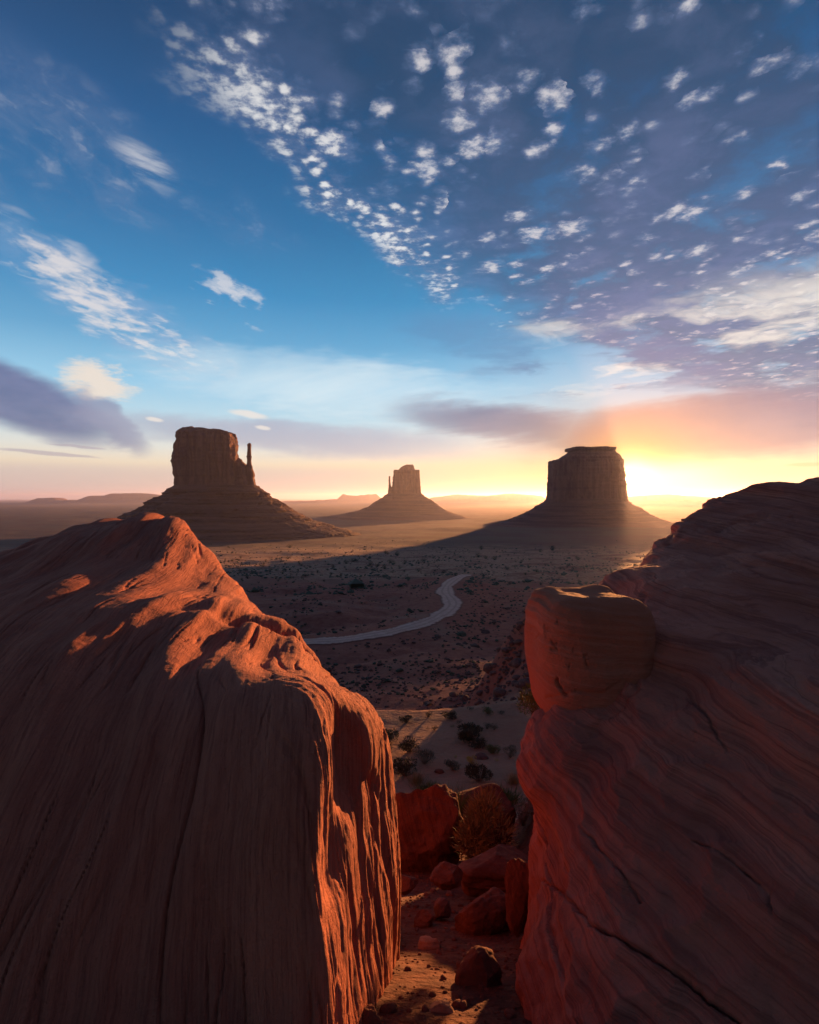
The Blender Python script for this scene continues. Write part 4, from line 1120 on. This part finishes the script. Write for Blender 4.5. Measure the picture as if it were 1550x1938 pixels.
shrub(823, 1382, 12, 9, M_shrub, 'small dark round shrub in the open left of the widest shrub', 23, n=300)
shrub(809, 1383, 8, 7, M_twig, 'tiny bare twiggy shrub left of the small round one', 24, n=150, twigs=False)
shrub(789, 1482, 25, 20, M_straw, 'dry pale yellow tuft at the foot of the large dark shrub', 25, 'grass', 260, 'grass_tuft', 'grass tuft')
shrub(972, 1484, 18, 26, M_straw, 'straw coloured tuft against the lobe of the right outcrop', 26, 'grass', 260, 'grass_tuft', 'grass tuft')
shrub(862, 1434, 6, 6, M_yellow, 'very small yellow tuft left of the yellow bush', 27, 'grass', 60, 'grass_tuft', 'grass tuft')
shrub(940, 1441, 7, 6, M_yellow, 'very small yellow tuft below the soft green shrub', 28, 'grass', 60, 'grass_tuft', 'grass tuft')
shrub(812, 1502, 44, 16, M_green, 'low green grass mat behind the dark red boulder', 29, 'grass', 700, 'grass_tuft', 'grass tuft')
shrub(947, 1518, 62, 20, M_green, 'wide green grass mat behind the flat topped boulder', 30, 'grass', 900, 'grass_tuft', 'grass tuft')
shrub(854, 1545, 30, 62, M_green, 'tall upright green grass clump between the two boulders', 32, 'grass', 500, 'grass_tuft', 'grass tuft', d=8.4)
shrub(908, 1618, 96, 118, M_straw, 'tall wiry straw coloured bush in front of the flat topped boulder', 33, 'spiky', 2600, 'shrub', d=7.2)
shrub(990, 1562, 40, 46, M_twig, 'grey leafless twiggy bush at the foot of the right outcrop', 34, 'spiky', 500, 'shrub', d=8.6)
shrub(1012, 1352, 54, 58, M_green, 'yellow green bush peeking out behind the square boulder', 35, 'dome', 1600, 'shrub', d=6.6)
def ground_stone(px, py, w, h, label, seed, mat):
    g = ground_hit(px, py + h * .35); k = g[1] / F
    p, f = stone_shape((w / 2 * k, w / 2 * k * .8, h / 2 * k * 1.3), seed, sub=4)
    tag(link_mesh('stone', p + g, f, mat, g), label, 'stone', 'stones on the sand')
ground_stone(912, 1429, 28, 16, 'dark purple stone beside the yellow flowering bush', 91, M_dark)
ground_stone(831, 1459, 20, 9, 'low red stone between the spiky shrub and the grey shrub', 92, M_stone)

# --- junipers dotted over the valley flats: each one counted
def valley_shrubs():
    rng = np.random.default_rng(21); protos = []
    for k in range(4):
        fol, tw = shrub_geo(1.0, 0.8, 300 + k, 'dome', 150)
        v, f = merge((fol[0], fol[1]), (tw[0], tw[1]))
        # broader leaves for the distance
        o = link_mesh('juniper_shrub', v, f, M_shrub, (0, 0, 0), smooth=False); protos.append(o)
    named = [(655, 1067), (668, 1063), (700, 1070), (714, 1073), (728, 1077), (738, 1066), (765, 1068), (690, 1055), (752, 1052), (802, 1062), (880, 1082), (911, 1040), (905, 1055), (920, 1058), (936, 1060), (960, 1078), (1015, 1083), (1022, 1045), (1045, 1042), (1060, 1078), (1085, 1078), (1095, 1060), (985, 1066), (862, 1090), (730, 1048), (545, 1058), (548, 1037), (630, 1075), (645, 1090), (792, 1082), (838, 1085)]
    pts = [(a, b, rng.uniform(9, 14)) for a, b in named]
    while len(pts) < 285:
        py = 1030 + 85 * rng.beta(1.6, 1.9); px = rng.uniform(400, 1260)
        if 830 < px < 895 and py > 1084: continue
        pts.append((px, py, rng.uniform(3.0, 8.0) * (0.55 + (py - 1025) / 110)))
    first = set()
    for i, (px, py, w) in enumerate(pts):
        g = ground_hit(px, py, 90); pr = protos[i % 4]
        if i % 4 in first: o = pr.copy(); COL.objects.link(o)
        else: o = pr; first.add(i % 4)
        s = w * g[1] / F; o.location = g - np.array((0, 0, .05 * s)); o.rotation_euler = (0, 0, rng.uniform(0, 6.28))
        o.scale = (s, s, s * rng.uniform(.8, 1.15))
        tag(o, 'small dark juniper shrub dotting the pale valley flats below the buttes', 'shrub', 'juniper shrubs on the valley flats')
valley_shrubs()
def clumps(name, n, region, size, mat, seed, squash=0.6, mind=90, sub=1):
    """countless small tufts or stones in one object"""
    rng = np.random.default_rng(seed); v0, f0 = _ico(sub)
    px = rng.uniform(region[0], region[1], n); py = region[2] + (region[3] - region[2]) * rng.beta(region[4], region[5], n)
    xy = np.empty((n, 2)); keep = np.ones(n, bool)
    dd = np.geomspace(mind, 6000, 700)
    for i in range(n):
        xr, _, zr = ray(px[i], py[i]); xy[i] = 0
        d_ = np.interp(-zr, _LOOK[0], _LOOK[1]); xy[i] = (xr * d_, d_)
    rd = np.full(n, 1e9)
    for q in road_c[::4]: rd = np.minimum(rd, np.hypot(xy[:, 0] - q[0], xy[:, 1] - q[1]))
    clump = fbm(xy[:, 0] / 30, xy[:, 1] / 60, 0.5, 3, seed)
    keep = (rd > 7) & (clump > rng.normal(0.03, 0.11, n)); xy = xy[keep]; n = len(xy)
    z = ground(xy[:, 0], xy[:, 1]); s = rng.lognormal(math.log(size), 0.5, n) * np.clip(xy[:, 1] / 170, 0.25, 1)
    rot = rng.uniform(0, 6.28, n); c, sn = np.cos(rot), np.sin(rot)
    jit = 1 + 0.35 * rng.normal(size=(n, len(v0)))
    P0 = v0[None] * jit[..., None]
    X = (P0[..., 0] * c[:, None] - P0[..., 1] * sn[:, None]) * s[:, None] + xy[:, 0:1]; Y = (P0[..., 0] * sn[:, None] + P0[..., 1] * c[:, None]) * s[:, None] + xy[:, 1:2]
    Z = P0[..., 2] * s[:, None] * squash + z[:, None] + s[:, None] * squash * .3
    v = np.stack([X, Y, Z], -1).reshape(-1, 3); f = (f0[None] + (np.arange(n) * len(v0))[:, None, None]).reshape(-1, 3)
    return tag(link_mesh(name, v, f, mat, (0, 300, -50), smooth=False), kind='stuff')
_d = np.geomspace(28, 20000, 1500); _r = np.maximum.accumulate(-( -_prof(_d) / _d)[::1]) if False else None
_LOOK = (np.array([1e-3]), np.array([1.0]))
_sl = -_prof(_d) / _d
# slope of sight -> depth (first hit), made monotonic
_ms = np.minimum.accumulate(_sl); _LOOK = (_ms[::-1], _d[::-1])
clumps('sagebrush', 9000, (380, 1270, 1022, 1125, 1.6, 1.8), 0.55, M_sage, 5)
clumps('dry_scrub', 3500, (500, 1150, 1090, 1345, 1.1, 1.3), 0.32, M_shrub, 6, mind=40)
clumps('rubble', 3000, (520, 1120, 1100, 1345, 1.2, 1.2), 0.36, M_dark, 7, mind=40)

def bank_rubble():
    rng = np.random.default_rng(77); vs, fs, n = [], [], 0
    for k in range(600):
        px, py = rng.uniform(850, 1015), rng.uniform(1150, 1345)
        g = ground_hit(px, py, 20, 90)
        if g[1] > 60 or g[1] < 27: continue
        r = rng.lognormal(-2.3, 0.6)
        q, f = stone_shape((r, r * rng.uniform(.6, 1.1), r * rng.uniform(.4, .8)), int(rng.integers(1, 9999)), sub=2, facets=5)
        vs.append(rot_z(q, rng.uniform(0, 6)) + g + (0, 0, r * .15)); fs.append(f + n); n += len(q)
    tag(link_mesh('rubble', np.concatenate(vs), np.concatenate(fs), M_dark, (8, 35, -12)), kind='stuff')
bank_rubble()

# ------------------------------------------------------------------ haze: one closed box of pale even air
def build_haze():
    x0, x1, y0, y1, z0, z1 = -26000, 26000, -600, 34000, -420, 205
    v = np.array([(x, y, z) for z in (z0, z1) for y in (y0, y1) for x in (x0, x1)], float)
    f = np.array([(0, 2, 3, 1), (4, 5, 7, 6), (0, 1, 5, 4), (2, 6, 7, 3), (0, 4, 6, 2), (1, 3, 7, 5)])
    m = bpy.data.materials.new('haze_air'); m.use_nodes = True; n = m.node_tree; n.nodes.clear()
    vol = n.nodes.new('ShaderNodeVolumePrincipled'); out = n.nodes.new('ShaderNodeOutputMaterial')
    vol.inputs['Color'].default_value = (0.70, 0.72, 1.0, 1)
    vol.inputs['Density'].default_value = HAZE_D
    vol.inputs['Anisotropy'].default_value = HAZE_G
    n.links.new(vol.outputs[0], out.inputs['Volume'])
    o = link_mesh('haze', v, f, m, (0, 0, 0), smooth=False)
    tag(o, kind='stuff')
HAZE_D, HAZE_G = 2.8e-5, 0.66
build_haze()
